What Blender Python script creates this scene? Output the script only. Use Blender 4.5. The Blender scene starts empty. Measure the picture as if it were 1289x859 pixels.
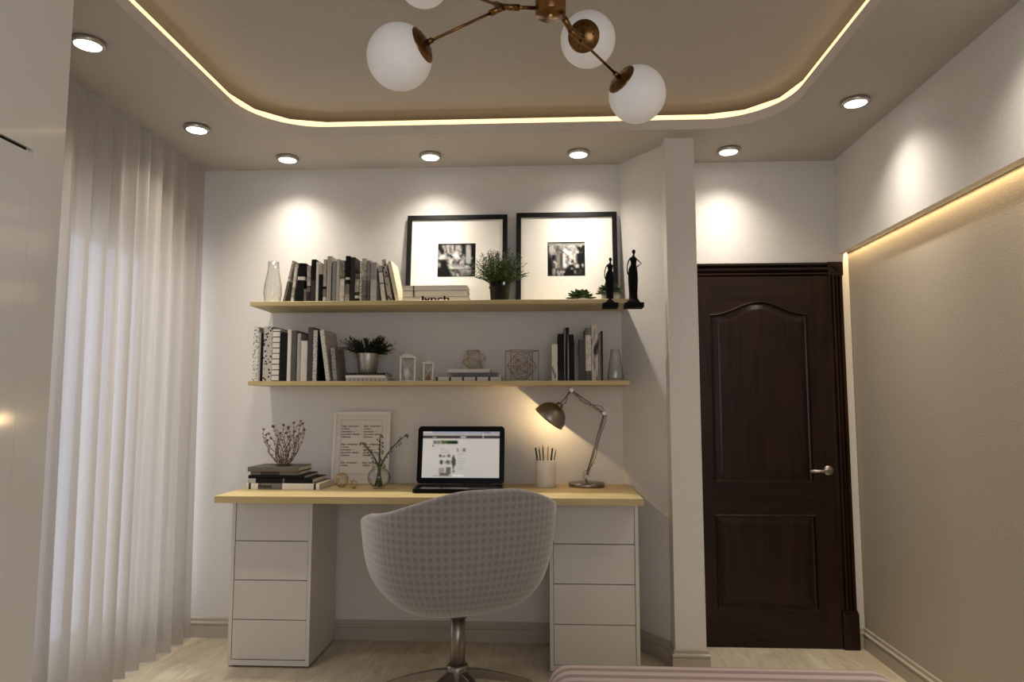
import bpy, bmesh, math, random
from math import sin, cos, pi, radians, sqrt, atan2, hypot
from mathutils import Vector, Matrix
random.seed(7)
SC = bpy.context.scene
COL = SC.collection

# ------------------------------------------------------------------ camera
CAMH, FPX, PITCH, YAW = 1.312, 873.0, radians(5.33), radians(-2.87)
W_, H_ = 1289.0, 859.0
cam_d = bpy.data.cameras.new('camera'); cam = bpy.data.objects.new('camera', cam_d); COL.objects.link(cam)
cam_d.sensor_width = 36.0; cam_d.lens = FPX / W_ * 36.0; cam_d.clip_start = 0.02
cam.location = (0, 0, CAMH); cam.rotation_euler = (pi / 2 + PITCH, 0, -YAW)
SC.camera = cam
# ------------------------------------------------------------------ world, exposure
SC.view_settings.view_transform = 'Standard'; SC.view_settings.look = 'None'
SC.view_settings.gamma = 1.0; SC.view_settings.use_curve_mapping = False
SC.view_settings.exposure = 0.30
wd = bpy.data.worlds.new('evening_sky'); SC.world = wd; wd.use_nodes = True
wd.node_tree.nodes['Background'].inputs[0].default_value = (0.62, 0.72, 0.95, 1)
wd.node_tree.nodes['Background'].inputs[1].default_value = 1.0
SC.cycles.max_bounces = 10; SC.cycles.diffuse_bounces = 5; SC.cycles.transmission_bounces = 8
SC.cycles.transparent_max_bounces = 12; SC.cycles.caustics_reflective = False; SC.cycles.caustics_refractive = False
SC.cycles.sample_clamp_indirect = 4.0

LAMP_W, FILL_W = 54.0, 15.0
BEAM_N = 5.0
LAMP_COL = (1.0, 0.91, 0.79)

def light(name, kind, loc, power, col=(1, 1, 1), rot=(0, 0, 0), **kw):
    d = bpy.data.lights.new(name, kind); d.energy = power; d.color = col
    for k, v in kw.items(): setattr(d, k, v)
    o = bpy.data.objects.new(name, d); o.location = loc; o.rotation_euler = rot; COL.objects.link(o); return o

# fill light added in front of the rear wall, turned to brighten the wardrobe
light('rear_fill_light', 'AREA', (0.45, -1.05, 1.5), FILL_W, (0.95, 0.96, 1.0), (radians(90), 0, radians(36)), shape='RECTANGLE', size=1.5, size_y=1.6)
# daylight behind the sheer curtain
light('side_window_daylight', 'AREA', (-2.24, 3.35, 1.15), 8.5, (0.93, 0.95, 1.0), (0, radians(-90), 0), shape='RECTANGLE', size=1.9, size_y=0.9)
# rope of warm light hidden in the slot above the papered wall
light('wall_slot_light', 'AREA', (1.7085, 2.0, 2.222), 12.0, (1.0, 0.72, 0.38), (0, radians(-25), 0), shape='RECTANGLE', size=0.012, size_y=3.96)

# pixel helpers: a point of the picture put on a real plane of the room
_f = Vector((sin(YAW) * cos(PITCH), cos(YAW) * cos(PITCH), sin(PITCH)))
_r = Vector((cos(YAW), -sin(YAW), 0)); _u = _r.cross(_f)
def ray(x, y): return _r * ((x - W_ / 2) / FPX) - _u * ((y - H_ / 2) / FPX) + _f
def PY(x, y, Y): d = ray(x, y); d = d * (Y / d.y); return Vector((d.x, d.y, d.z + CAMH))
def PZ(x, y, Z): d = ray(x, y); d = d * ((Z - CAMH) / d.z); return Vector((d.x, d.y, d.z + CAMH))
def PX(x, y, X): d = ray(x, y); d = d * (X / d.x); return Vector((d.x, d.y, d.z + CAMH))

# ------------------------------------------------------------------ materials
def s2l(c):
    c = c / 255.0
    return c / 12.92 if c <= 0.04045 else ((c + 0.055) / 1.055) ** 2.4
def rgb(r, g, b): return (s2l(r), s2l(g), s2l(b), 1)
MC = {}
class NT:
    def __init__(s, name):
        s.m = bpy.data.materials.new(name); s.m.use_nodes = True; s.t = s.m.node_tree; s.n = s.t.nodes; s.b = s.n['Principled BSDF']
    def add(s, typ, **kw):
        n = s.n.new(typ)
        for k, v in kw.items():
            if k.startswith('i_'): n.inputs[k[2:].replace('_', ' ')].default_value = v
            else: setattr(n, k, v)
        return n
    def link(s, a, b): s.t.links.new(a, b)
    def coord(s, kind='Object', scale=(1, 1, 1), rot=(0, 0, 0)):
        c = s.add('ShaderNodeTexCoord'); m = s.add('ShaderNodeMapping'); m.inputs['Scale'].default_value = scale; m.inputs['Rotation'].default_value = rot
        s.link(c.outputs[kind], m.inputs[0]); return m.outputs[0]
    def ramp(s, fac, stops, interp='LINEAR'):
        r = s.add('ShaderNodeValToRGB'); r.color_ramp.interpolation = interp; e = r.color_ramp.elements
        while len(e) < len(stops): e.new(0.5)
        for i, (p, c) in enumerate(stops): e[i].position = p; e[i].color = c
        s.link(fac, r.inputs[0]); return r.outputs[0]
    def mix(s, fac, a, b, mode='MIX'):
        m = s.add('ShaderNodeMix', data_type='RGBA', blend_type=mode)
        for sock, v in ((m.inputs[0], fac), (m.inputs[6], a), (m.inputs[7], b)):
            if isinstance(v, (int, float, tuple)): sock.default_value = v
            else: s.link(v, sock)
        return m.outputs[2]
    def bump(s, h, strength=0.2, dist=0.002):
        b = s.add('ShaderNodeBump'); b.inputs['Strength'].default_value = strength; b.inputs['Distance'].default_value = dist
        s.link(h, b.inputs['Height']); s.link(b.outputs[0], s.b.inputs['Normal'])
    def math(s, op, a, b=None):
        m = s.add('ShaderNodeMath', operation=op)
        for i, v in enumerate((a, b)):
            if v is None: continue
            if isinstance(v, (int, float)): m.inputs[i].default_value = v
            else: s.link(v, m.inputs[i])
        return m.outputs[0]
    def setc(s, c):
        if isinstance(c, tuple): s.b.inputs['Base Color'].default_value = c
        else: s.link(c, s.b.inputs['Base Color'])
def mat(name, col, rough=0.6, metal=0.0, **kw):
    if name in MC: return MC[name]
    t = NT(name); t.setc(col); t.b.inputs['Roughness'].default_value = rough; t.b.inputs['Metallic'].default_value = metal
    for k, v in kw.items(): t.b.inputs[k.replace('_', ' ')].default_value = v
    MC[name] = t.m; return t.m
def noisy(name, c1, c2, scale=40, rough=0.7, metal=0.0, bump=0.0, sc=(1, 1, 1), detail=4):
    if name in MC: return MC[name]
    t = NT(name); v = t.coord('Object', sc); n = t.add('ShaderNodeTexNoise'); n.inputs['Scale'].default_value = scale; n.inputs['Detail'].default_value = detail
    t.link(v, n.inputs[0]); t.setc(t.ramp(n.outputs[0], [(0.35, c1), (0.65, c2)])); t.b.inputs['Roughness'].default_value = rough; t.b.inputs['Metallic'].default_value = metal
    if bump: t.bump(n.outputs[0], bump)
    MC[name] = t.m; return t.m
def wood(name, c1, c2, sc=(2, 30, 30), rough=0.5, bump=0.05):
    t = NT(name); v = t.coord('Object', sc); n = t.add('ShaderNodeTexNoise'); n.inputs['Scale'].default_value = 1.6; n.inputs['Detail'].default_value = 7; n.inputs['Distortion'].default_value = 0.6
    t.link(v, n.inputs[0]); t.setc(t.ramp(n.outputs[0], [(0.3, c1), (0.7, c2)])); t.b.inputs['Roughness'].default_value = rough
    if 'wenge' in name: t.b.inputs['Specular IOR Level'].default_value = 0.28
    t.bump(n.outputs[0], bump); return t.m
def emis(name, col, s):
    m = bpy.data.materials.new(name); m.use_nodes = True; b = m.node_tree.nodes['Principled BSDF']
    b.inputs['Base Color'].default_value = (0.8, 0.8, 0.8, 1); b.inputs['Emission Color'].default_value = col; b.inputs['Emission Strength'].default_value = s
    return m

M_WALL = noisy('white_wall_paint', rgb(212, 208, 202), rgb(219, 215, 209), 90, 0.85, bump=0.04)
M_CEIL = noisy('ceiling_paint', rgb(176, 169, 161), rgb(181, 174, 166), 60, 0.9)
M_LIP = mat('ceiling_lit_edge', rgb(212, 205, 198), 0.85)  # same ceiling, lip given a lighter tone for the light it catches
M_BASE = mat('greige_skirting_paint', rgb(176, 168, 153), 0.45)
M_DARK = mat('black_gap', rgb(12, 11, 10), 0.9)
def _paper():
    t = NT('taupe_wallpaper'); v = t.coord('Object', (1, 1, 1)); n = t.add('ShaderNodeTexNoise'); n.inputs['Scale'].default_value = 160; n.inputs['Detail'].default_value = 3
    t.link(v, n.inputs[0]); t.setc(t.ramp(n.outputs[0], [(0.3, rgb(165, 155, 139)), (0.7, rgb(181, 171, 155))])); t.b.inputs['Roughness'].default_value = 0.7; t.bump(n.outputs[0], 0.35, 0.003); return t.m
M_PAPER = _paper()
def _floor():
    t = NT('beige_stone_planks'); v = t.coord('Object', (1, 1, 1), (0, 0, radians(90)))
    b = t.add('ShaderNodeTexBrick'); b.offset = 0.5; t.link(v, b.inputs[0]); b.inputs['Scale'].default_value = 1.0
    b.inputs['Brick Width'].default_value = 1.2; b.inputs['Row Height'].default_value = 0.3; b.inputs['Mortar Size'].default_value = 0.0018
    b.inputs['Color1'].default_value = rgb(208, 200, 182); b.inputs['Color2'].default_value = rgb(200, 190, 171); b.inputs['Mortar'].default_value = rgb(172, 162, 144)
    n = t.add('ShaderNodeTexNoise'); n.inputs['Scale'].default_value = 5; n.inputs['Detail'].default_value = 8; n.inputs['Distortion'].default_value = 1.2
    v2 = t.coord('Object', (3, 0.8, 1)); t.link(v2, n.inputs[0]); r = t.ramp(n.outputs[0], [(0.3, rgb(216, 208, 194)), (0.7, rgb(255, 252, 244))])
    t.setc(t.mix(0.9, b.outputs[0], r, 'MULTIPLY')); t.b.inputs['Roughness'].default_value = 0.42; return t.m
M_FLOOR = _floor()
M_OAK = wood('pale_oak', rgb(182, 162, 112), rgb(200, 180, 130), (2, 26, 26), 0.5)
M_WENGE = wood('dark_wenge_wood', rgb(19, 10, 6), rgb(46, 25, 14), (22, 22, 1.6), 0.3, 0.03)
M_WENGEH = wood('dark_wenge_cross_grain', rgb(19, 10, 6), rgb(43, 24, 14), (1.6, 22, 22), 0.3, 0.03)
M_LACQ = mat('white_cabinet_lacquer', rgb(206, 201, 193), 0.38)
M_GLOSS = mat('glossy_white_lacquer', rgb(238, 237, 233), 0.12, Coat_Weight=0.3)
M_CHROME = mat('brushed_nickel', rgb(190, 186, 178), 0.28, 1.0)
M_STEEL = mat('satin_dark_steel', rgb(140, 134, 126), 0.34, 1.0)
M_BRASS = mat('aged_brass', rgb(124, 90, 54), 0.24, 1.0)
M_GOLD = mat('pale_gold_wire', rgb(206, 176, 120), 0.28, 1.0)
M_COPPER = mat('copper_wire', rgb(168, 124, 84), 0.35, 1.0)
M_BLACK = mat('black_satin', rgb(6, 5, 5), 0.5, Specular_IOR_Level=0.3)
M_MATTE = mat('matte_black', rgb(5, 5, 5), 0.8, Specular_IOR_Level=0.2)
M_WHITE = mat('white_paint', rgb(226, 222, 214), 0.5)
M_MAT = mat('white_mat_board', rgb(240, 236, 226), 0.8)
M_PAGES = noisy('book_pages', rgb(206, 200, 188), rgb(228, 222, 210), 300, 0.9, sc=(1, 0.02, 0.02))
M_PORC = mat('white_porcelain', rgb(222, 216, 208), 0.4)
M_OPAL = mat('frosted_opal_glass', rgb(238, 235, 232), 0.45, Emission_Color=(1, 0.97, 0.94, 1), Emission_Strength=0.06)  # the globes are unlit; a faint glow is added to the glass
M_SOIL = mat('dark_soil', rgb(28, 22, 17), 0.95)
M_LEAFD = noisy('dark_green_leaf', rgb(14, 24, 9), rgb(27, 40, 17), 60, 0.55)
M_LEAFM = noisy('herb_green_leaf', rgb(36, 58, 20), rgb(78, 102, 44), 90, 0.55)
M_SUCC = noisy('succulent_green', rgb(34, 56, 24), rgb(62, 88, 40), 30, 0.45)
M_STEM = mat('olive_stem', rgb(58, 66, 40), 0.6)
M_TWIG = noisy('rust_brown_twig', rgb(92, 56, 38), rgb(138, 92, 62), 60, 0.6)
M_BELL = mat('pale_bud', rgb(112, 110, 88), 0.6)
M_LED = emis('warm_led', (1.0, 0.67, 0.30, 1), 1.4)
M_DISC = emis('lit_downlight_disc', (1.0, 0.97, 0.92, 1), 6.0)
def _glass(name, tint=(0.97, 0.98, 0.97, 1)):
    t = NT(name); t.setc(tint); t.b.inputs['Roughness'].default_value = 0.02; t.b.inputs['Transmission Weight'].default_value = 1.0; t.b.inputs['IOR'].default_value = 1.3
    return t.m
def _thin(name):
    t = NT(name); tr = t.add('ShaderNodeBsdfTransparent'); gl = t.add('ShaderNodeBsdfGlossy'); gl.inputs['Roughness'].default_value = 0.03
    lw = t.add('ShaderNodeLayerWeight'); lw.inputs[0].default_value = 0.35; f = t.math('POWER', lw.outputs['Facing'], 2.2)
    t.link(t.ramp(f, [(0.0, (0.95, 0.955, 0.95, 1)), (1.0, (0.42, 0.42, 0.40, 1))]), tr.inputs[0])
    mx = t.add('ShaderNodeMixShader'); t.link(t.math('ADD', t.math('MULTIPLY', f, 0.35), 0.05), mx.inputs[0]); t.link(tr.outputs[0], mx.inputs[1]); t.link(gl.outputs[0], mx.inputs[2]); t.link(mx.outputs[0], t.n['Material Output'].inputs[0]); return t.m
M_GLASS = _thin('clear_glass')
def _pane(k=0.08):
    t = NT('thin_window_glass'); tr = t.add('ShaderNodeBsdfTransparent'); gl = t.add('ShaderNodeBsdfGlossy'); gl.inputs['Roughness'].default_value = 0.02
    mx = t.add('ShaderNodeMixShader'); mx.inputs[0].default_value = k; t.link(tr.outputs[0], mx.inputs[1]); t.link(gl.outputs[0], mx.inputs[2]); t.link(mx.outputs[0], t.n['Material Output'].inputs[0]); return t.m
M_PANE = _pane()
def _sheer():
    t = NT('sheer_linen_voile'); v = t.coord('Object', (700, 700, 500)); n = t.add('ShaderNodeTexNoise'); n.inputs['Scale'].default_value = 1.0; n.inputs['Detail'].default_value = 3; t.link(v, n.inputs[0])
    c = t.ramp(n.outputs[0], [(0.3, rgb(188, 180, 170)), (0.7, rgb(206, 199, 190))])
    d = t.add('ShaderNodeBsdfDiffuse'); tl = t.add('ShaderNodeBsdfTranslucent'); tp = t.add('ShaderNodeBsdfTransparent'); t.link(c, d.inputs[0]); t.link(c, tl.inputs[0])
    a = t.add('ShaderNodeMixShader'); a.inputs[0].default_value = 0.38; t.link(d.outputs[0], a.inputs[1]); t.link(tl.outputs[0], a.inputs[2])
    b = t.add('ShaderNodeMixShader'); b.inputs[0].default_value = 0.16; t.link(a.outputs[0], b.inputs[1]); t.link(tp.outputs[0], b.inputs[2]); t.link(b.outputs[0], t.n['Material Output'].inputs[0]); return t.m
M_SHEER = _sheer()
def _gingham():
    t = NT('grey_checked_upholstery'); c = t.add('ShaderNodeTexCoord'); sx = t.add('ShaderNodeSeparateXYZ'); t.link(c.outputs['UV'], sx.inputs[0])
    def lines(o):
        a = t.math('MULTIPLY', o, pi / 0.031); a = t.math('SINE', a); a = t.math('ABSOLUTE', a); return t.math('POWER', a, 0.55)
    f = t.math('MULTIPLY', lines(sx.outputs[0]), lines(sx.outputs[1]))
    n = t.add('ShaderNodeTexNoise'); n.inputs['Scale'].default_value = 450; n.inputs['Detail'].default_value = 2; t.link(c.outputs['Object'], n.inputs[0])
    col = t.ramp(f, [(0.0, rgb(150, 145, 142)), (0.6, rgb(140, 135, 132)), (1.0, rgb(124, 119, 117))])
    t.setc(t.mix(0.25, col, t.ramp(n.outputs[0], [(0.3, rgb(140, 132, 128)), (0.7, rgb(210, 203, 198))]), 'SOFT_LIGHT'))
    t.b.inputs['Roughness'].default_value = 0.9; t.b.inputs['Sheen Weight'].default_value = 0.5; t.bump(n.outputs[0], 0.25, 0.001); return t.m
M_CHECK = _gingham()
def _stripes():
    t = NT('rose_grey_striped_cotton'); c = t.add('ShaderNodeTexCoord'); sx = t.add('ShaderNodeSeparateXYZ'); t.link(c.outputs['UV'], sx.inputs[0])
    a = t.math('MULTIPLY', sx.outputs[1], 1 / 0.052); a = t.math('FRACT', a)
    n = t.add('ShaderNodeTexNoise'); n.inputs['Scale'].default_value = 300; t.link(c.outputs['Object'], n.inputs[0])
    t.setc(t.ramp(a, [(0.0, rgb(170, 153, 147)), (0.46, rgb(173, 156, 150)), (0.54, rgb(134, 118, 113)), (0.93, rgb(136, 120, 115)), (1.0, rgb(170, 153, 147))]))
    t.b.inputs['Roughness'].default_value = 0.95; t.bump(n.outputs[0], 0.3, 0.001); return t.m
M_STRIPE = _stripes()
def _vcol(name, es=0.0, rough=0.6):
    t = NT(name); a = t.add('ShaderNodeVertexColor'); a.layer_name = 'print'; t.setc(a.outputs[0]); t.b.inputs['Roughness'].default_value = rough; t.b.inputs['Specular IOR Level'].default_value = 0.15
    if es:
        t.link(a.outputs[0], t.b.inputs['Emission Color']); t.b.inputs['Emission Strength'].default_value = es
    return t.m
M_PRINT = _vcol('printed_photograph'); M_SCREEN = _vcol('lit_screen', 0.42, 0.15)

def bookmat(key, kind, *c):
    """cover print: plain / bands (list of (pos,colour)) / speckle / marble / rings"""
    if key in MC: return MC[key]
    t = NT(key); t.b.inputs['Roughness'].default_value = 0.6; t.b.inputs['Specular IOR Level'].default_value = 0.2
    if kind == 'plain':
        v = t.coord('Object', (60, 60, 14)); n = t.add('ShaderNodeTexNoise'); n.inputs['Scale'].default_value = 1; t.link(v, n.inputs[0])
        k = c[0]; t.setc(t.ramp(n.outputs[0], [(0.3, tuple(x * 0.88 for x in k[:3]) + (1,)), (0.7, k)]))
    elif kind == 'bands':
        g = t.add('ShaderNodeTexCoord'); s = t.add('ShaderNodeSeparateXYZ'); t.link(g.outputs['Generated'], s.inputs[0])
        base = t.ramp(s.outputs[2], c[0], 'CONSTANT')
        if len(c) > 1:
            v = t.coord('Object', (90, 90, 55)); n = t.add('ShaderNodeTexNoise'); n.inputs['Scale'].default_value = 1; n.inputs['Detail'].default_value = 5; t.link(v, n.inputs[0])
            base = t.mix(c[1], base, t.ramp(n.outputs[0], [(0.42, rgb(60, 58, 55)), (0.58, rgb(225, 222, 215))]), 'OVERLAY')
        t.setc(base)
    elif kind == 'speckle':
        v = t.coord('Object', c[3] if len(c) > 3 else (1, 1, 1)); n = t.add('ShaderNodeTexVoronoi'); n.inputs['Scale'].default_value = c[2]; t.link(v, n.inputs[0])
        t.setc(t.ramp(n.outputs[0], [(0.27, c[1]), (0.40, c[0])]))
    elif kind == 'marble':
        v = t.coord('Object', (34, 34, 7)); n = t.add('ShaderNodeTexNoise'); n.inputs['Scale'].default_value = 1; n.inputs['Detail'].default_value = 3; n.inputs['Distortion'].default_value = 1.3; t.link(v, n.inputs[0])
        t.setc(t.ramp(n.outputs[0], [(0.36, c[1]), (0.47, c[0]), (0.56, c[0]), (0.66, c[1])]))
    elif kind == 'rings':
        g = t.add('ShaderNodeTexCoord'); s = t.add('ShaderNodeSeparateXYZ'); t.link(g.outputs['Generated'], s.inputs[0])
        ax = c[3] if len(c) > 3 else 2
        a = t.math('FRACT', t.math('MULTIPLY', s.outputs[ax], c[2])); t.setc(t.ramp(a, [(0.0, c[1]), (0.16, c[0])], 'CONSTANT'))
    elif kind == 'streak':
        v = t.coord('Object', c[2]); n = t.add('ShaderNodeTexNoise'); n.inputs['Scale'].default_value = 1; n.inputs['Detail'].default_value = 2; t.link(v, n.inputs[0])
        t.setc(t.ramp(n.outputs[0], [(0.42, c[1]), (0.55, c[0])]))
    MC[key] = t.m; return t.m

# ------------------------------------------------------------------ mesh helpers
class MB:
    def __init__(s): s.v = []; s.f = []; s.uv = {}; s.sm = []; s.mi = []
    def _add(s, vs, fs, smooth=False, mi=0):
        o = len(s.v); s.v += [Vector(p) for p in vs]
        for f in fs: s.f.append(tuple(i + o for i in f)); s.sm.append(smooth); s.mi.append(mi)
        return o
    def box(s, x0, x1, y0, y1, z0, z1, mi=0):
        s._add([(x0, y0, z0), (x1, y0, z0), (x1, y1, z0), (x0, y1, z0), (x0, y0, z1), (x1, y0, z1), (x1, y1, z1), (x0, y1, z1)],
               [(0, 3, 2, 1), (4, 5, 6, 7), (0, 1, 5, 4), (1, 2, 6, 5), (2, 3, 7, 6), (3, 0, 4, 7)], False, mi); return s
    def prism(s, poly, z0, z1, axis='z', smooth=False, mi=0):
        """poly: counter-clockwise list of 2D points, extruded along axis"""
        n = len(poly)
        def p(a, b, c): return {'z': (a, b, c), 'y': (a, c, b), 'x': (c, a, b)}[axis]
        vs = [p(a, b, z0) for a, b in poly] + [p(a, b, z1) for a, b in poly]
        fs = [tuple(range(n - 1, -1, -1)), tuple(range(n, 2 * n))] + [(i, (i + 1) % n, n + (i + 1) % n, n + i) for i in range(n)]
        if axis == 'y': fs = [tuple(reversed(f)) for f in fs]
        s._add(vs, fs, False, mi)
        if smooth:
            for k in range(n): s.sm[-1 - k] = True
        return s
    def tube(s, pts, r, n=8, caps=True, mi=0):
        pts = [Vector(p) for p in pts]; rs = r if isinstance(r, (list, tuple)) else [r] * len(pts)
        t0 = (pts[1] - pts[0]).normalized(); a = Vector((0, 0, 1)) if abs(t0.z) < 0.9 else Vector((1, 0, 0)); nrm = t0.cross(a).normalized()
        vs = []
        for i, p in enumerate(pts):
            t = (pts[min(i + 1, len(pts) - 1)] - pts[max(i - 1, 0)]).normalized()
            nrm = (nrm - t * nrm.dot(t)).normalized(); b = t.cross(nrm)
            vs += [p + (nrm * cos(2 * pi * k / n) + b * sin(2 * pi * k / n)) * rs[i] for k in range(n)]
        fs = [(i * n + k, i * n + (k + 1) % n, (i + 1) * n + (k + 1) % n, (i + 1) * n + k) for i in range(len(pts) - 1) for k in range(n)]
        s._add(vs, fs, True, mi)
        if caps:
            o = len(s.v) - len(vs); s.f.append(tuple(o + k for k in range(n - 1, -1, -1))); s.sm.append(False); s.mi.append(mi)
            e = len(s.v) - n; s.f.append(tuple(e + k for k in range(n))); s.sm.append(False); s.mi.append(mi)
        return s
    def lathe(s, prof, n=32, c=(0, 0, 0), M=None, sx=1, sy=1, smooth=True, mi=0):
        vs = []; c = Vector(c)
        for r, z in prof:
            for k in range(n):
                p = Vector((r * cos(2 * pi * k / n) * sx, r * sin(2 * pi * k / n) * sy, z))
                vs.append((M @ p if M else p) + c)
        fs = [(i * n + k, i * n + (k + 1) % n, (i + 1) * n + (k + 1) % n, (i + 1) * n + k) for i in range(len(prof) - 1) for k in range(n)]
        o = s._add(vs, fs, smooth, mi)
        for i, rev in ((0, True), (len(prof) - 1, False)):
            if prof[i][0] > 1e-5 and prof[0] != prof[-1]:
                q = [o + i * n + k for k in range(n)]; s.f.append(tuple(reversed(q)) if rev else tuple(q)); s.sm.append(False); s.mi.append(mi)
        return s
    def sphere(s, c, r, n=24, m=14, sc=(1, 1, 1), mi=0):
        prof = [(max(1e-6, sin(pi * i / m)), -cos(pi * i / m)) for i in range(m + 1)]
        vs = []
        for a, z in prof:
            for k in range(n): vs.append((c[0] + r * sc[0] * a * cos(2 * pi * k / n), c[1] + r * sc[1] * a * sin(2 * pi * k / n), c[2] + r * sc[2] * z))
        s._add(vs, [(i * n + k, i * n + (k + 1) % n, (i + 1) * n + (k + 1) % n, (i + 1) * n + k) for i in range(m) for k in range(n)], True, mi); return s
    def xf(s, M):
        s.v = [M @ p for p in s.v]; return s
    def build(s, name, m, parent=None, bevel=0, seg=2, merge=False, sub=0, world=True, doc=None):
        off = WPOS.get(parent, Vector((0, 0, 0))) if world else Vector((0, 0, 0))
        me = bpy.data.meshes.new(name); me.from_pydata([tuple(p - off) for p in s.v], [], s.f)
        for i, p in enumerate(me.polygons): p.use_smooth = s.sm[i]; p.material_index = s.mi[i]
        for mm in (m if isinstance(m, list) else [m]): me.materials.append(mm)
        if s.uv:
            ul = me.uv_layers.new(name='UVMap')
            for l in me.loops: ul.data[l.index].uv = s.uv.get(l.vertex_index, (0, 0))
        if merge:
            b = bmesh.new(); b.from_mesh(me); bmesh.ops.remove_doubles(b, verts=b.verts, dist=1e-5); bmesh.ops.recalc_face_normals(b, faces=b.faces); b.to_mesh(me); b.free()
        me.update()
        o = bpy.data.objects.new(name, me); COL.objects.link(o)
        if parent is not None: o.parent = parent; WPOS[o] = WPOS.get(parent, Vector((0, 0, 0))).copy() if world else Vector((0, 0, 0))
        else: WPOS[o] = Vector((0, 0, 0))
        if bevel:
            md = o.modifiers.new('bevel', 'BEVEL'); md.width = bevel; md.segments = seg; md.limit_method = 'ANGLE'; md.angle_limit = radians(40)
        if sub:
            md = o.modifiers.new('subdivision', 'SUBSURF'); md.levels = sub; md.render_levels = sub
        return o
WPOS = {}
def tag(o, label, cat, group=None):
    o['label'] = label; o['category'] = cat
    if group: o['group'] = group
    return o
def struct(o): o['kind'] = 'structure'; return o
def thing(name, label, cat, loc=(0, 0, 0), rot=(0, 0, 0), group=None):
    o = bpy.data.objects.new(name, None); COL.objects.link(o); o.location = loc; o.rotation_euler = rot; o.empty_display_size = 0.05
    WPOS[o] = Vector(loc); return tag(o, label, cat, group)
def copy_tree(o, parent=None):
    c = o.copy(); COL.objects.link(c)
    if parent is not None: c.parent = parent
    for ch in [x for x in COL.objects if x.parent == o]: copy_tree(ch, c)
    return c
def rect_round(x0, x1, y0, y1, r, n=8):
    p = []
    for cx, cy, a in ((x1 - r, y0 + r, -90), (x1 - r, y1 - r, 0), (x0 + r, y1 - r, 90), (x0 + r, y0 + r, 180)):
        for i in range(n + 1): t = radians(a + 90 * i / n); p.append((cx + r * cos(t), cy + r * sin(t)))
    return p

# ------------------------------------------------------------------ room
D, C, CU = 4.0, 2.73, 2.865
XL, XR, XF, YR = -2.26, 1.725, 1.668, -1.6
DX0, DX1, DZ1 = 0.80, 1.602, 2.058
struct(MB().box(XL - 0.1, XR + 0.1, YR - 0.1, D + 0.25, -0.08, 0.0).build('floor', M_FLOOR))
# back wall with the doorway
mb = MB(); mb.box(XL - 0.1, DX0, D, D + 0.12, 0, CU + 0.05).box(DX0, DX1, D, D + 0.12, DZ1, CU + 0.05).box(DX1, XR + 0.1, D, D + 0.12, 0, CU + 0.05)
struct(mb.build('wall_back', M_WALL))
# left wall with the window behind the curtain
WY0, WY1, WZ0, WZ1 = 2.55, 3.86, 0.16, 2.20
mb = MB(); mb.box(XL - 0.1, XL, YR - 0.1, WY0, 0, CU).box(XL - 0.1, XL, WY1, D, 0, CU).box(XL - 0.1, XL, WY0, WY1, 0, WZ0).box(XL - 0.1, XL, WY0, WY1, WZ1, CU)
struct(mb.build('wall_left', M_WALL))
w1 = MB()
for a, b, c, d in ((WY0, WY1, WZ0, WZ0 + 0.05), (WY0, WY1, WZ1 - 0.05, WZ1), (WY0, WY0 + 0.05, WZ0 + 0.05, WZ1 - 0.05), (WY1 - 0.05, WY1, WZ0 + 0.05, WZ1 - 0.05), (3.115, 3.165, WZ0 + 0.05, WZ1 - 0.05)):
    w1.box(XL - 0.08, XL - 0.03, a, b, c, d)
w1 = struct(w1.build('window_1', M_WHITE)); MB().box(XL - 0.058, XL - 0.052, WY0 + 0.05, WY1 - 0.05, WZ0 + 0.05, WZ1 - 0.05).build('pane', M_PANE, w1)
# unseen rear wall; its window is invented to go with the fill light
mb = MB(); mb.box(XL, -1.15, YR - 0.1, YR, 0, CU).box(1.55, XR, YR - 0.1, YR, 0, CU).box(-1.15, 1.55, YR - 0.1, YR, 0, 0.65).box(-1.15, 1.55, YR - 0.1, YR, 2.35, CU)
struct(mb.build('wall_rear', M_WALL))
w2 = MB()
for a, b, c, d in ((-1.15, 1.55, 0.65, 0.71), (-1.15, 1.55, 2.29, 2.35), (-1.15, -1.09, 0.71, 2.29), (1.49, 1.55, 0.71, 2.29), (0.17, 0.23, 0.71, 2.29)): w2.box(a, b, YR - 0.08, YR - 0.03, c, d)
w2 = struct(w2.build('invented_rear_window', M_WHITE)); MB().box(-1.09, 1.49, YR - 0.058, YR - 0.052, 0.71, 2.29).build('pane', M_PANE, w2)
# right wall: papered below, white boxed panel above with a light slot
struct(MB().box(XR, XR + 0.1, YR - 0.1, D, 0, CU).build('wall_right', M_PAPER))
fz = 2.178
mb = MB(); mb.box(XF, XF + 0.034, YR, D, fz, C); mb.box(XF + 0.034, XR, YR, D, fz + 0.06, C)
struct(mb.build('trim_1', [M_WALL]))
struct(MB().box(XR - 0.004, XR, YR, D, fz + 0.003, fz + 0.03).build('slot_shade', M_DARK))  # black strip painted in for the shade inside the slot
# slanted wall and pillar
PXL, PXR, PYF = 0.632, 0.785, 3.61
mb = MB(); mb.prism([(0.431, D), (PXL, 3.722), (PXL, PYF), (PXR, PYF), (PXR, D)], 0, C)
struct(mb.build('wall_slanted', M_WALL))
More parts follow.
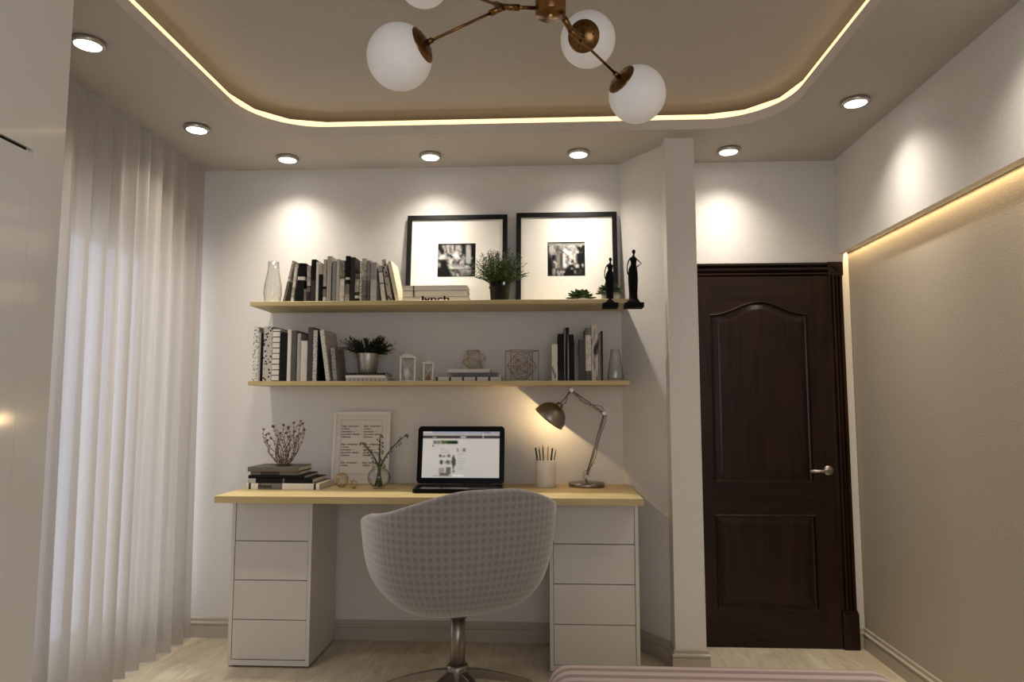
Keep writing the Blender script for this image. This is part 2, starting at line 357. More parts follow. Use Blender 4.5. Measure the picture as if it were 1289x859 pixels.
# ceilings
T0, T1, TYB, TYF, TR = -1.512, 1.18, 3.495, -0.6, 0.36
loop = rect_round(T0, T1, TYF, TYB, TR, 12)
def ring(outer, inner, z, flip):
    b = bmesh.new(); es = []
    for lp in (outer, inner):
        vs = [b.verts.new((x, y, z)) for x, y in lp]; es += [b.edges.new((vs[i], vs[(i + 1) % len(vs)])) for i in range(len(vs))]
    bmesh.ops.triangle_fill(b, use_beauty=True, use_dissolve=False, edges=es)
    vs = [v.co.copy() for v in b.verts]; fs = [tuple(v.index for v in f.verts) for f in b.faces]
    b.verts.index_update(); fs = [tuple(v.index for v in f.verts) for f in b.faces]; b.free(); return vs, fs
outer = [(XL, YR), (XR, YR), (XR, D), (XL, D)]
mb = MB(); ZL = 2.782
vs, fs = ring(outer, loop, C, False); mb._add(vs, fs)
big = rect_round(T0 - 0.16, T1 + 0.16, TYF - 0.16, TYB + 0.16, TR + 0.16, 12)
vs, fs = ring(big, loop, ZL, False); mb._add(vs, fs, mi=0)
n = len(loop); mb._add([(x, y, C) for x, y in loop] + [(x, y, ZL) for x, y in loop], [(i, (i + 1) % n, n + (i + 1) % n, n + i) for i in range(n)], True, 1)
mb._add([(x, y, ZL) for x, y in big] + [(x, y, CU) for x, y in big], [(i, (i + 1) % n, n + (i + 1) % n, n + i) for i in range(n)], True, 0)
mb._add([(XL - 0.1, YR - 0.1, CU), (XR + 0.1, YR - 0.1, CU), (XR + 0.1, D + 0.1, CU), (XL - 0.1, D + 0.1, CU)], [(0, 1, 2, 3)])
struct(mb.build('ceiling', [M_CEIL, M_LIP]))
# warm light ribbon standing on the ledge, laid in straight lengths
lp = rect_round(T0 - 0.010, T1 + 0.010, TYF - 0.010, TYB + 0.010, TR, 3); n = len(lp); mb = MB()
lq = rect_round(T0 - 0.016, T1 + 0.016, TYF - 0.016, TYB + 0.016, TR, 3)
z0, z1 = ZL + 0.001, ZL + 0.029
vs = [(x, y, z) for z in (z0, z1) for x, y in lp] + [(x, y, z) for z in (z0, z1) for x, y in lq]
fs = []
for i in range(n):
    j = (i + 1) % n; fs += [(i, j, n + j, n + i), (2 * n + j, 2 * n + i, 3 * n + i, 3 * n + j), (n + i, n + j, 3 * n + j, 3 * n + i), (j, i, 2 * n + i, 2 * n + j)]
mb._add(vs, fs)
tag(mb.build('led_strip', M_LED), 'glowing warm yellow light strip following the rounded ceiling recess', 'light strip')

# skirting boards: profile (distance from wall, height)
SK = [(0, 0), (0.016, 0), (0.016, 0.062), (0.011, 0.068), (0.018, 0.074), (0.018, 0.082), (0.009, 0.088), (0.009, 0.104), (0.006, 0.108), (0, 0.108)]
def skirt(path, name, closed=False):
    """path walks with the room on its left-hand side"""
    pts = [Vector((a, b)) for a, b in path]; offs = []
    for i, p in enumerate(pts):
        ns = []
        if i > 0: d = (p - pts[i - 1]).normalized(); ns.append(Vector((-d.y, d.x)))
        if i < len(pts) - 1: d = (pts[i + 1] - p).normalized(); ns.append(Vector((-d.y, d.x)))
        m = sum(ns, Vector((0, 0))).normalized(); offs.append(m / max(0.3, m.dot(ns[0])))
    vs = []; k = len(SK)
    for p, o in zip(pts, offs):
        for d, z in SK: q = p + o * d; vs.append((q.x, q.y, z))
    fs = [(i * k + j, (i + 1) * k + j, (i + 1) * k + (j + 1) % k, i * k + (j + 1) % k) for i in range(len(pts) - 1) for j in range(k)]
    fs += [tuple(range(k)), tuple(reversed(range((len(pts) - 1) * k, len(pts) * k)))]
    mb = MB(); mb._add(vs, fs); return struct(mb.build(name, M_BASE, merge=True))
skirt([(0.431, D), (XL, D)], 'baseboard_back')
skirt([(PXR, 3.95), (PXR, PYF), (PXL, PYF), (PXL, 3.722), (0.431, D)], 'baseboard_slanted')
skirt([(XR, YR), (XR, D), (1.69, D)], 'baseboard_right')
skirt([(XL, D), (XL, 2.2)], 'baseboard_left')

# ------------------------------------------------------------------ door
d = bpy.data.objects.new('door_1', None); COL.objects.link(d); d.location = (1.2, 3.97, 0); WPOS[d] = Vector(d.location); struct(d)
LX0, LX1, LY = 0.812, 1.592, 3.968
sx0, sx1 = 0.927, 1.477
def arch(x0, x1, zs, rise, n=24):
    pts = []
    for i in range(n + 1):
        u = i / n; pts.append((x0 + (x1 - x0) * u, zs + rise * (0.5 - 0.5 * cos(2 * pi * u)) ** 1.15))
    return pts
mb = MB()  # flat stiles and rails around the panels
ZT0, ZT1, ZT2, ZT3, ZSH, RISE = 0.200, 0.712, 0.885, 2.046, 1.832, 0.072
mb.box(LX0, sx0, LY, LY + 0.04, 0.008, ZT3).box(sx1, LX1, LY, LY + 0.04, 0.008, ZT3)
leaf = mb.build('door_leaf', M_WENGE, d)
mb = MB(); mb.box(sx0, sx1, LY + 0.0006, LY + 0.04, 0.008, ZT0).box(sx0, sx1, LY + 0.0006, LY + 0.04, ZT1, ZT2)
ar = arch(sx0, sx1, ZSH, RISE); poly = ar + [(sx1, ZT3), (sx0, ZT3)]
for i in range(len(ar) - 1):
    (a, b), (c_, d_) = ar[i], ar[i + 1]; mb.prism([(a, b), (c_, d_), (c_, ZT3), (a, ZT3)], LY + 0.0006, LY + 0.04, 'y')
mb.build('rail', M_WENGEH, leaf)
def raised(loop_fn, name):
    # moulded sinking then raised field
    steps = [(0.0, 0.0), (0.006, -0.003), (0.012, 0.010), (0.020, 0.012), (0.045, 0.004), (0.052, 0.003)]
    rings = [loop_fn(s_) for s_, _ in steps]; k = len(rings[0]); vs = []
    for rg, (_, dy) in zip(rings, steps): vs += [(x, LY + dy, z) for x, z in rg]
    fs = [(i * k + j, i * k + (j + 1) % k, (i + 1) * k + (j + 1) % k, (i + 1) * k + j) for i in range(len(rings) - 1) for j in range(k)]
    fs.append(tuple((len(rings) - 1) * k + j for j in range(k)))
    mb = MB(); mb._add(vs, fs); return mb.build(name, M_WENGE, leaf)
def up(s_):
    a = arch(sx0 + s_, sx1 - s_, ZSH - s_, RISE)
    return list(reversed(a)) + [(sx0 + s_, ZT2 + s_), (sx1 - s_, ZT2 + s_)]
raised(up, 'arched_panel')
raised(lambda s_: [(sx1 - s_, ZT1 - s_), (sx0 + s_, ZT1 - s_), (sx0 + s_, ZT0 + s_), (sx1 - s_, ZT0 + s_)], 'square_panel')
# casing with flutes, rosette blocks and plinth blocks
def flute(x0, x1, z0, z1, name):
    w = x1 - x0; pr = [(0, 0), (0.0, 0.022), (0.10, 0.026), (0.20, 0.026), (0.27, 0.017), (0.34, 0.026), (0.45, 0.027), (0.50, 0.017), (0.57, 0.027), (0.68, 0.026), (0.76, 0.017), (0.83, 0.028), (1, 0.028), (1, 0)]
    mb = MB(); mb.prism([(x0 + a * w, D - b) for a, b in reversed(pr)], z0, z1); return mb.build(name, M_WENGE, d)
for x0, x1 in ((LX1 + 0.003, 1.676), (0.728, LX0 - 0.003)):
    if x0 > 1: flute(x0, x1, 0.2, 2.047, 'casing')
mb = MB(); w = 0.074
pr = [(0, 0), (0, 0.020), (0.1, 0.030), (0.2, 0.030), (0.28, 0.018), (0.45, 0.034), (0.62, 0.034), (0.68, 0.020), (0.8, 0.04), (0.94, 0.04), (1, 0.03), (1, 0)]
mb.prism([(D - b, 2.05 + a * w) for a, b in pr], 0.79, 1.598, 'x'); mb.build('head_casing', M_WENGEH, d)
ro = MB(); ro.box(1.594, 1.680, D - 0.036, D, 2.047, 2.126); ro = ro.build('rosette_block', M_WENGE, d, bevel=0.002)
mb = MB(); cx, cz = 1.637, 2.0865
for k in range(4):
    a = radians(45 + 90 * k); mb.tube([(cx + 0.008 * cos(a), D - 0.038, cz + 0.008 * sin(a)), (cx + 0.02 * cos(a), D - 0.042, cz + 0.02 * sin(a)), (cx + 0.034 * cos(a), D - 0.037, cz + 0.034 * sin(a))], [0.003, 0.006, 0.001], 6)
mb.lathe([(0.001, 0), (0.008, 0.001), (0.007, 0.006), (0.0001, 0.008)], 16, (cx, D - 0.037, cz), Matrix.Rotation(radians(90), 3, 'X')); mb.build('rosette', M_WENGE, ro)
mb = MB(); mb.prism(rect_round(1.594, 1.684, D - 0.046, D - 0.001, 0.014, 4), 0.0, 0.19); mb.prism(rect_round(1.596, 1.680, D - 0.040, D - 0.001, 0.012, 4), 0.19, 0.203); mb.build('plinth_block', M_WENGE, d)
hx, hz = 1.552, 0.955
hd = MB().lathe([(0.0001, 0.008), (0.024, 0.008), (0.026, 0.005), (0.026, 0)], 32, (hx, LY, hz), Matrix.Rotation(radians(90), 3, 'X')).build('handle', M_CHROME, leaf)
MB().tube([(hx, LY - 0.004, hz), (hx, LY - 0.045, hz), (hx - 0.008, LY - 0.052, hz), (hx - 0.06, LY - 0.052, hz), (hx - 0.118, LY - 0.052, hz)], 0.0085, 14).build('lever', M_CHROME, hd)
# passage behind the door is closed off
struct(MB().box(DX0 - 0.02, DX1 + 0.02, D + 0.12, D + 0.14, 0, DZ1 + 0.05).build('trim_3', M_DARK))

# ------------------------------------------------------------------ wardrobe at the left
WX, WYE = -1.56, 2.109
wr = thing('wardrobe', 'tall glossy white built-in wardrobe at the left edge, beside the curtain', 'wardrobe', (-1.9, 1.0, 0))
MB().box(XL + 0.002, WX - 0.02, 0.12, WYE, 0.0, C - 0.002).box(WX - 0.02, WX, 1.975, WYE, 0.0, C - 0.002).build('carcass', M_GLOSS, wr)
for y0, y1 in ((1.0507, 1.9744), (0.13, 1.050)):
    dr = MB().box(WX - 0.018, WX, y0, y1, 0.06, 2.0765).build('door', M_GLOSS, wr)
    tp = MB().box(WX - 0.018, WX, y0, y1, 2.0885, C - 0.01).build('upper_door', M_GLOSS, wr)
    MB().box(WX - 0.016, WX - 0.008, y0, y1 - 0.018, 2.0768, 2.0882).build('finger_groove', M_DARK, wr)

# ------------------------------------------------------------------ curtain
mb = MB(); NY, NZ = 300, 26; y0, y1 = 2.13, 3.935; vs = []; xb = -2.045
ph = [random.uniform(0, 6.28) for _ in range(6)]
for j in range(NZ + 1):
    z = 0.012 + (C - 0.006 - 0.012) * (j / NZ); q = 1 - j / NZ
    for i in range(NY + 1):
        u = i / NY; y = y0 + (y1 - y0) * u
        s_ = y * 2 * pi / 0.115
        ww = s_ + 0.9 * sin(y * 7.1 + ph[0]) + 0.35 * q * sin(y * 13 + ph[1])
        a = sin(ww); a = (abs(a) ** 0.7) * (1 if a > 0 else -1)
        x = xb + (0.022 + 0.016 * q) * a + 0.006 * sin(2.6 * s_ + ph[2]) * (0.5 + 0.5 * (1 - q)) + 0.014 * q * sin(y * 7 + ph[3])
        y += 0.014 * cos(ww) * (0.5 + 0.5 * q)
        vs.append((x, y, z))
mb._add(vs, [(j * (NY + 1) + i, j * (NY + 1) + i + 1, (j + 1) * (NY + 1) + i + 1, (j + 1) * (NY + 1) + i) for j in range(NZ) for i in range(NY)], True)
tag(mb.build('curtain', M_SHEER), 'floor-length sheer off-white curtain hanging in soft folds from the ceiling', 'curtain')

# ------------------------------------------------------------------ downlights
def beam_profile(d):
    # reflector lamp: strongest straight down, fading towards the rim of the cone
    d.use_nodes = True; nt = d.node_tree; em = nt.nodes['Emission']
    tc = nt.nodes.new('ShaderNodeTexCoord'); sx = nt.nodes.new('ShaderNodeSeparateXYZ'); nt.links.new(tc.outputs['Normal'], sx.inputs[0])
    ab = nt.nodes.new('ShaderNodeMath'); ab.operation = 'ABSOLUTE'; nt.links.new(sx.outputs[2], ab.inputs[0])
    pw = nt.nodes.new('ShaderNodeMath'); pw.operation = 'POWER'; nt.links.new(ab.outputs[0], pw.inputs[0]); pw.inputs[1].default_value = BEAM_N
    nt.links.new(pw.outputs[0], em.inputs['Strength'])
def make_downlight(x, y, label):
    t = thing('downlight', label, 'ceiling light', (x, y, C), group='round ceiling downlights')
    MB().lathe([(0.0001, -0.0002), (0.060, -0.0002), (0.062, -0.004), (0.062, -0.016), (0.058, -0.020), (0.050, -0.020), (0.048, -0.014), (0.0001, -0.014)], 40, (x, y, C)).build('housing', M_CHROME, t)
    MB().lathe([(0.0001, -0.0145), (0.0475, -0.0145), (0.0475, -0.0185), (0.0001, -0.0185)], 32, (x, y, C)).build('diffuser', M_DISC, t)
    sp = light('downlight_beam', 'SPOT', (0, 0, -0.024), LAMP_W, LAMP_COL, spot_size=radians(132), spot_blend=0.5, shadow_soft_size=0.03); sp.parent = t
    beam_profile(sp.data)
    return t
dls = [(-1.783, 2.502, 'round downlight with lit disc beside the wardrobe and the curtain top'), (-1.779, 3.341, 'round downlight above the far end of the curtain'),
       (-1.477, 3.79, 'round downlight near the back wall, above the upper bookshelf left end'), (-0.653, 3.79, 'round downlight above the left framed photograph'),
       (0.183, 3.79, 'round downlight above the right framed photograph'), (1.013, 3.79, 'round downlight above the dark wooden door'),
       (1.442, 3.188, 'round downlight nearest the right wall, right of the ceiling recess')]
d0 = make_downlight(*dls[0])
more = [(1.442, 2.24), (1.442, 1.50), (1.442, 0.65), (1.0, -1.1), (-0.2, -1.1), (-1.3, -1.1)]
for x, y, lab in dls[1:] + [(a, b, None) for a, b in more]:
    c = copy_tree(d0); c.location = (x, y, C)
    c['label'] = lab or 'round downlight in the lowered ceiling border outside the view of the photo'

# ------------------------------------------------------------------ chandelier
ch_c = PY(693, 14, 2.06)
ch = thing('chandelier', 'brass branching chandelier with white frosted glass globes hanging from the ceiling', 'chandelier', (ch_c.x, ch_c.y, CU))
bx, by, bz = ch_c.x, ch_c.y, PY(693, 19, 2.06).z
MB().lathe([(0.0001, 0), (0.046, 0), (0.0475, 0.002), (0.0475, 0.16), (0.046, 0.162), (0.0001, 0.162)], 40, (bx, by, bz)).build('hub', M_BRASS, ch)
MB().lathe([(0.0001, -0.012), (0.004, -0.011), (0.005, -0.004), (0.007, -0.002), (0.007, 0)], 12, (bx, by, bz)).build('finial', M_GOLD, ch)
MB().tube([(bx, by, bz + 0.16), (bx, by, CU - 0.03)], 0.008, 12).build('stem', M_BRASS, ch)
MB().lathe([(0.0001, -0.035), (0.05, -0.035), (0.065, -0.02), (0.068, -0.0005), (0.0001, -0.0005)], 32, (bx, by, CU)).build('canopy', M_BRASS, ch)
def globe(gc, pole, r=0.1):
    """white globe whose brass cap faces the point 'pole'"""
    gc = Vector(gc); ax = (Vector(pole) - gc).normalized(); Q = ax.to_track_quat('Z', 'Y').to_matrix()
    th = radians(34); m = 20
    g = MB().lathe([(max(1e-5, r * sin(th * 0.9 + (pi - th * 0.9) * i / m)), r * cos(th * 0.9 + (pi - th * 0.9) * i / m)) for i in range(m + 1)], 40, gc, Q).build('glass_globe', M_OPAL, ch)
    rr = r * 1.012
    cp = MB().lathe([(0.0001, rr)] + [(rr * sin(th * i / 8), rr * cos(th * i / 8)) for i in range(1, 9)] + [(rr * 0.97 * sin(th), rr * 0.97 * cos(th))], 40, gc, Q).build('cap', M_BRASS, ch)
    for k in range(6):
        a = 2 * pi * k / 6; b = radians(21); p = Q @ Vector((rr * sin(b) * cos(a), rr * sin(b) * sin(a), rr * cos(b))); nrm = p.normalized()
        MB().tube([gc + p - nrm * 0.001, gc + p + nrm * 0.0006], 0.003, 10).build('vent_hole', M_DARK, cp)
    MB().tube([gc + ax * rr * 0.99, gc + ax * (rr + 0.018)], 0.009, 12).build('socket', M_BRASS, cp)
    return gc + ax * (rr + 0.01)
def arm(p, q, r=0.0045): MB().tube([p, q], r, 10).build('arm', M_BRASS, ch)
def joint(c, ends):
    for e in ends:
        v = (Vector(e) - Vector(c)).normalized(); MB().tube([Vector(c) - v * 0.006, Vector(c) + v * 0.05], 0.010, 10).build('joint', M_BRASS, ch)
J1 = PY(634, 9, 2.05); hub1 = Vector((bx - 0.046, by, J1.z))
g1 = PY(503, 72, 2.03); g2 = PY(533, -25, 2.42)
def lean(g, dx, dy, k):
    lat = (_r * dx + _u * dy).normalized(); tc_ = (Vector((0, 0, CAMH)) - g).normalized(); return g + lat * sqrt(1 - k * k) + tc_ * k
e1 = globe(g1, lean(g1, 38, 20, 0.36)); e2 = globe(g2, J1 + Vector((0, 0, 0.02)), 0.098)
arm(hub1, J1, 0.006); arm(J1, e1); arm(J1, e2); joint(J1, [hub1, e1, e2])
J2 = PY(719, 39, 2.15); hub2 = Vector((bx + 0.034, by + 0.034, J2.z + 0.03))
g3 = PY(802, 119, 2.38); g4 = PY(740, 50, 2.44)
e3 = globe(g3, lean(g3, -25, 24, 0.50)); e4 = globe(g4, lean(g4, -6, 5, 0.975))
arm(hub2, J2, 0.006); arm(J2, e3); arm(J2, e4); joint(J2, [hub2, e3, e4])
J3 = Vector((bx + 0.02, by - 0.34, bz + 0.13)); hub3 = Vector((bx, by - 0.046, bz + 0.12))
g5 = J3 + Vector((0.30, -0.28, -0.06)); g6 = J3 + Vector((-0.28, -0.26, 0.06)); e5 = globe(g5, J3); e6 = globe(g6, J3)
arm(hub3, J3, 0.006); arm(J3, e5); arm(J3, e6); joint(J3, [hub3, e5, e6])

# ------------------------------------------------------------------ shelves
def board(name, label, x0, x1, yf, z0, z1, cat):
    # the far right corner is cut along the slanted wall
    def wx(y): return 0.431 + (D - y) * (PXL - 0.431) / (D - 3.722) - 0.003
    if x1 > wx(D): yc = D - (x1 - 0.428) * (D - 3.722) / (PXL - 0.431); poly = [(x0, yf), (x1, yf), (x1, yc), (0.428, D - 0.001), (x0, D - 0.001)]
    else: poly = [(x0, yf), (x1, yf), (x1, D - 0.001), (x0, D - 0.001)]
    mb = MB(); mb.prism(poly, z0, z1); return tag(mb.build(name, M_OAK, bevel=0.0012, seg=1), label, cat)
S1, S2, SY = 1.882, 1.445, 3.70
board('wall_shelf', 'upper pale oak shelf board on the back wall, under the framed photographs', -1.627, 0.456, SY, S1 - 0.024, S1, 'shelf')
board('wall_shelf', 'lower pale oak shelf board on the back wall, above the laptop', -1.624, 0.438, SY, S2 - 0.023, S2, 'shelf')
DT, DYF = 0.870, 3.385
board('desk', 'long pale oak desk top resting on two white drawer units', -1.634, 0.457, DYF, DT - 0.034, DT, 'desk')

# ------------------------------------------------------------------ drawer units
def drawer_unit(x0, x1, label):
    yf, yb, z0, z1 = 3.555, D - 0.022, 0.010, DT - 0.035; t = 0.018
    r = thing('drawer_unit', label, 'drawer unit', ((x0 + x1) / 2, yf, 0), group='white drawer units under the desk')
    mb = MB(); mb.box(x0, x0 + t, yf, yb, z0, z1).box(x1 - t, x1, yf, yb, z0, z1).box(x0 + t, x1 - t, yf, yb, z0, z0 + 0.026).box(x0 + t, x1 - t, yf, yb, z1 - 0.012, z1).box(x0 + t, x1 - t, yb - 0.01, yb, z0 + 0.026, z1 - 0.012)
    mb.box(x0 + t, x1 - t, yf + 0.03, yf + 0.032, z0 + 0.026, z1 - 0.012, 1); mb.build('carcass', [M_LACQ, M_DARK], r)
    for fx in (x0 + 0.02, x1 - 0.05):
        for fy in (yf + 0.02, yb - 0.05): MB().box(fx, fx + 0.03, fy, fy + 0.03, 0, z0).build('foot', M_MATTE, r)
    za, zb = z0 + 0.028, z1 - 0.017; h = (zb - za) / 4
    for k in range(4):
        MB().box(x0 + t + 0.002, x1 - t - 0.002, yf + 0.003, yf + 0.022, za + k * h + 0.0015, za + (k + 1) * h - 0.0025).build('drawer', M_LACQ, r, bevel=0.0008, seg=1)
drawer_unit(-1.617, -1.199, 'white four-drawer unit under the left end of the desk')
drawer_unit(0.010, 0.452, 'white four-drawer unit under the right end of the desk')

# ------------------------------------------------------------------ chair
hx_, hy_ = PZ(581, 845, 0.13).x, 3.065
cr = thing('swivel_chair', 'grey checked barrel-back swivel chair on a slim metal star base at the desk', 'chair', (hx_, hy_, 0))
TH = radians(27)
def chair_shell():
    NP = 96; bot = 0.445; uvs = {}
    def H(a):
        a = abs(a)
        def ss(e0, e1, v): t = max(0, min(1, (v - e0) / (e1 - e0))); return t * t * (3 - 2 * t)
        h = 0.985 - 0.105 * ss(radians(12), radians(80), a) - 0.075 * ss(radians(72), radians(140), a)
        return h - 0.20 * ss(radians(132), radians(158), a)
    def R(a):
        ca, sa = abs(cos(a)), abs(sin(a)); b = 0.375 if abs(a) < pi / 2 else 0.40; aa = 0.405; e = 2.7
        return 1 / ((ca / b) ** e + (sa / aa) ** e) ** (1 / e)
    def pt(a, rho, z): return (R(a) * rho * sin(a), -R(a) * rho * cos(a), z)
    prof = []
    for i in range(15):
        t = radians(2 + 88 * i / 14); prof.append(('o', sin(t) ** 0.54, 1 - cos(t) ** 0.60))
    rows = []; arcs = []
    angs = [-pi + 2 * pi * k / NP for k in range(NP + 1)]
    for kind, rho, f in prof:
        row = []
        for a in angs:
            h = H(a); z = bot + (h - 0.02 - bot) * f; row.append(pt(a, rho * (0.92 + 0.08 * f), z))
        rows.append(row)
    th = 0.045
    for k in range(1, 6):   # rounded rim
        t = pi * k / 6; rows.append([pt(a, 1 - (th / 2) * (1 - cos(t)) / R(a), H(a) - 0.02 + 0.02 * sin(t)) for a in angs])
    for k in range(0, 7):   # inner face down to the seat
        g = k / 6; rows.append([pt(a, (1 - th / R(a)) * (1 - 0.10 * g * g), (H(a) - 0.02) * (1 - g) + min(H(a) - 0.025, 0.60) * g) for a in angs])
    rows.append([pt(a, 0.5, 0.59) for a in angs]); rows.append([pt(a, 0.02, 0.59) for a in angs])
    m = MB(); vs = [p for r_ in rows for p in r_]; w_ = NP + 1
    m._add(vs, [(j * w_ + i, j * w_ + i + 1, (j + 1) * w_ + i + 1, (j + 1) * w_ + i) for j in range(len(rows) - 1) for i in range(NP)], True)
    m.f.append(tuple(range(NP - 1, -1, -1))); m.sm.append(True); m.mi.append(0)
    for i in range(w_):
        arc = 0; ul = 0
        for j in range(len(rows)):
            if j: arc += (Vector(rows[j][i]) - Vector(rows[j - 1][i])).length
            a = angs[i]; m.uv[j * w_ + i] = (a * 0.40 * (0.35 + 0.65 * min(1, prof[min(j, 14)][1])) + 5, rows[j][i][2] * 1.0 if 3 < j < 15 else arc)
    # arc length of the rim around, so the checks keep their size
    for j in range(len(rows)):
        for i in range(w_):
            u = sum((Vector(rows[14][k]) - Vector(rows[14][k + 1])).xy.length for k in range(i)) if j == 0 else m.uv[i][0]
            m.uv[j * w_ + i] = (u, m.uv[j * w_ + i][1])
    return m
Mx = Matrix.Translation((hx_, hy_ - 0.0, 0)) @ Matrix.Rotation(TH, 4, 'Z')
sh = chair_shell().xf(Mx).build('shell', M_CHECK, cr)
cu = MB(); prof = [(0.0001, 0.595), (0.27, 0.595), (0.295, 0.61), (0.30, 0.63), (0.285, 0.648), (0.2, 0.656), (0.0001, 0.66)]
cu.lathe(prof, 40).xf(Mx).build('seat_cushion', M_CHECK, cr)
MB().lathe([(0.0001, 0.41), (0.043, 0.41), (0.043, 0.446), (0.0001, 0.446)], 24, (hx_, hy_, 0)).build('mounting_plate', M_STEEL, cr)
MB().lathe([(0.0001, 0.15), (0.032, 0.15), (0.032, 0.445), (0.0001, 0.445)], 32, (hx_, hy_, 0)).build('gas_column', M_STEEL, cr)
MB().lathe([(0.0001, 0.150), (0.044, 0.150), (0.047, 0.155), (0.047, 0.205), (0.042, 0.213), (0.034, 0.215), (0.0001, 0.215)], 32, (hx_, hy_, 0)).build('collar', M_STEEL, cr)
for k in range(5):
    a = radians(90 + 4 + 72 * k); dx, dy = cos(a), sin(a); nx, ny = -dy, dx; vs = []
    for s_, w_, zt, zb_ in ((0.02, 0.021, 0.194, 0.152), (0.10, 0.019, 0.180, 0.144), (0.22, 0.016, 0.146, 0.118), (0.33, 0.012, 0.106, 0.084), (0.35, 0.009, 0.094, 0.080)):
        for sg, z in ((-1, zb_), (1, zb_), (0.75, zt), (-0.75, zt)): vs.append((hx_ + dx * s_ + nx * w_ * sg, hy_ + dy * s_ + ny * w_ * sg, z))
    fs = [(i * 4 + j, i * 4 + (j + 1) % 4, (i + 1) * 4 + (j + 1) % 4, (i + 1) * 4 + j) for i in range(4) for j in range(4)] + [(3, 2, 1, 0), (16, 17, 18, 19)]
    m = MB(); m._add(vs, fs); lg = m.build('leg', M_STEEL, cr, bevel=0.002)
    MB().lathe([(0.0001, 0), (0.018, 0), (0.020, 0.004), (0.014, 0.045), (0.008, 0.090), (0.0001, 0.090)], 16, (hx_ + dx * 0.325, hy_ + dy * 0.325, 0)).build('glide', M_MATTE, lg)

# ------------------------------------------------------------------ bed
bp = thing('bed', 'bed end with a rose and grey striped cover at the bottom edge of the photo', 'bed', (0.52, 1.2, 0))
def cover():
    x0, x1, y0, y1, zt, r = 0.0, 1.045, -0.2, 2.31, 0.508, 0.07
    m = MB(); nx, ny = 40, 70; vs = []
    def fold(v, lo, hi, drop):   # arc-length coordinate -> (pos, down)
        L = r * pi / 2
        if v < lo + r: e = lo + r - v; return (lo + r - r * sin(min(e / r, pi / 2)), r * (1 - cos(min(e / r, pi / 2))) + max(0, e - L))
        if v > hi - r: e = v - (hi - r); return (hi - r + r * sin(min(e / r, pi / 2)), r * (1 - cos(min(e / r, pi / 2))) + max(0, e - L))
        return (v, 0)
    L = r * pi / 2 + 0.30
    us = [x0 + r - L + (x1 - x0 - 2 * r + 2 * L) * i / (nx * 2) for i in range(nx * 2 + 1)]; ws = [y0 + (y1 - r - y0 + L) * j / (ny * 2) for j in range(ny * 2 + 1)]
    for w in ws:
        for u in us:
            px, dz1 = fold(u, x0, x1, 0); py, dz2 = fold(w, -9, y1, 0)
            # rounded plan corner at the foot end
            rc = 0.09; ex = max(0, x0 + rc - px, px - (x1 - rc)); ey = max(0, py - (y1 - rc)); h = hypot(ex, ey)
            if h > rc:
                k = rc / h
                if px < x0 + rc: px = x0 + rc - ex * k
                elif px > x1 - rc: px = x1 - rc + ex * k
                py = y1 - rc + ey * k
            vs.append((px, py, zt - max(dz1, dz2) - 0.15 * min(dz1, dz2)))
    W2 = len(us); m._add(vs, [(j * W2 + i, j * W2 + i + 1, (j + 1) * W2 + i + 1, (j + 1) * W2 + i) for j in range(len(ws) - 1) for i in range(W2 - 1)], True)
    for j, w in enumerate(ws):
        for i, u in enumerate(us):
            d_ = max(0, x0 + 0.03 - u, u - (x1 - 0.03)); m.uv[j * W2 + i] = (u, w + 0.6 * d_ * 0 + 5)
    return m
cover().build('striped_cover', M_STRIPE, bp)
MB().prism(rect_round(0.03, 1.015, -0.2, 2.27, 0.07, 6), 0.20, 0.45).build('mattress', M_WHITE, bp)
MB().box(0.04, 1.0, -0.2, 2.24, 0.06, 0.20).build('base', M_LACQ, bp)
for x, y in ((0.08, 2.18), (0.95, 2.18), (0.08, -0.1), (0.95, -0.1)): MB().box(x - 0.025, x + 0.025, y - 0.025, y + 0.025, 0, 0.06).build('leg', M_MATTE, bp)

# ------------------------------------------------------------------ printed pictures
def image_plane(name, pix, O, U, V, m, parent, interp=True):
    """pix rows top to bottom of rgb tuples; O = top left corner, U along the row, V down"""
    h, w = len(pix), len(pix[0]); O, U, V = Vector(O), Vector(U), Vector(V); off = WPOS[parent]
    vs = []; fs = []; cols = []
    for j in range(h + 1):
        for i in range(w + 1): vs.append(tuple(O + U * (i / w) + V * (j / h) - off))
    for j in range(h):
        for i in range(w): a = j * (w + 1) + i; fs.append((a, a + w + 1, a + w + 2, a + 1))
    me = bpy.data.meshes.new(name); me.from_pydata(vs, [], fs); ca = me.color_attributes.new('print', 'FLOAT_COLOR', 'CORNER')
    def px(i, j): return pix[max(0, min(h - 1, j))][max(0, min(w - 1, i))]
    def vert(i, j):
        q = [px(i - 1, j - 1), px(i, j - 1), px(i - 1, j), px(i, j)]; return tuple(sum(c[k] for c in q) / 4 for k in range(3)) + (1,)
    k = 0
    for j in range(h):
        for i in range(w):
            if interp: cs = [vert(i, j), vert(i, j + 1), vert(i + 1, j + 1), vert(i + 1, j)]
            else: cs = [tuple(px(i, j)) + (1,)] * 4
            for c_ in cs: ca.data[k].color = c_; k += 1
    me.materials.append(m); o = bpy.data.objects.new(name, me); COL.objects.link(o); o.parent = parent; WPOS[o] = off.copy(); return o
A1 = """000111222222211100111100 003646765716674102675000 002645736716775212776100 100364744716676212776100 400163745726647212777100
530052753668764212777100 552365366689858312777100 467875112899963152777100 588876551189971563777310 688775675668787466777610
222123468835741663777200 310001578435416863777210 540001368344318662666321 651000566655555561232111 440000377666666647873230
110000168877777776666310 000000023333355555541300 000000015324335565666414 000000003653314554454311 000000002463753544444200 000000000343562533332000"""
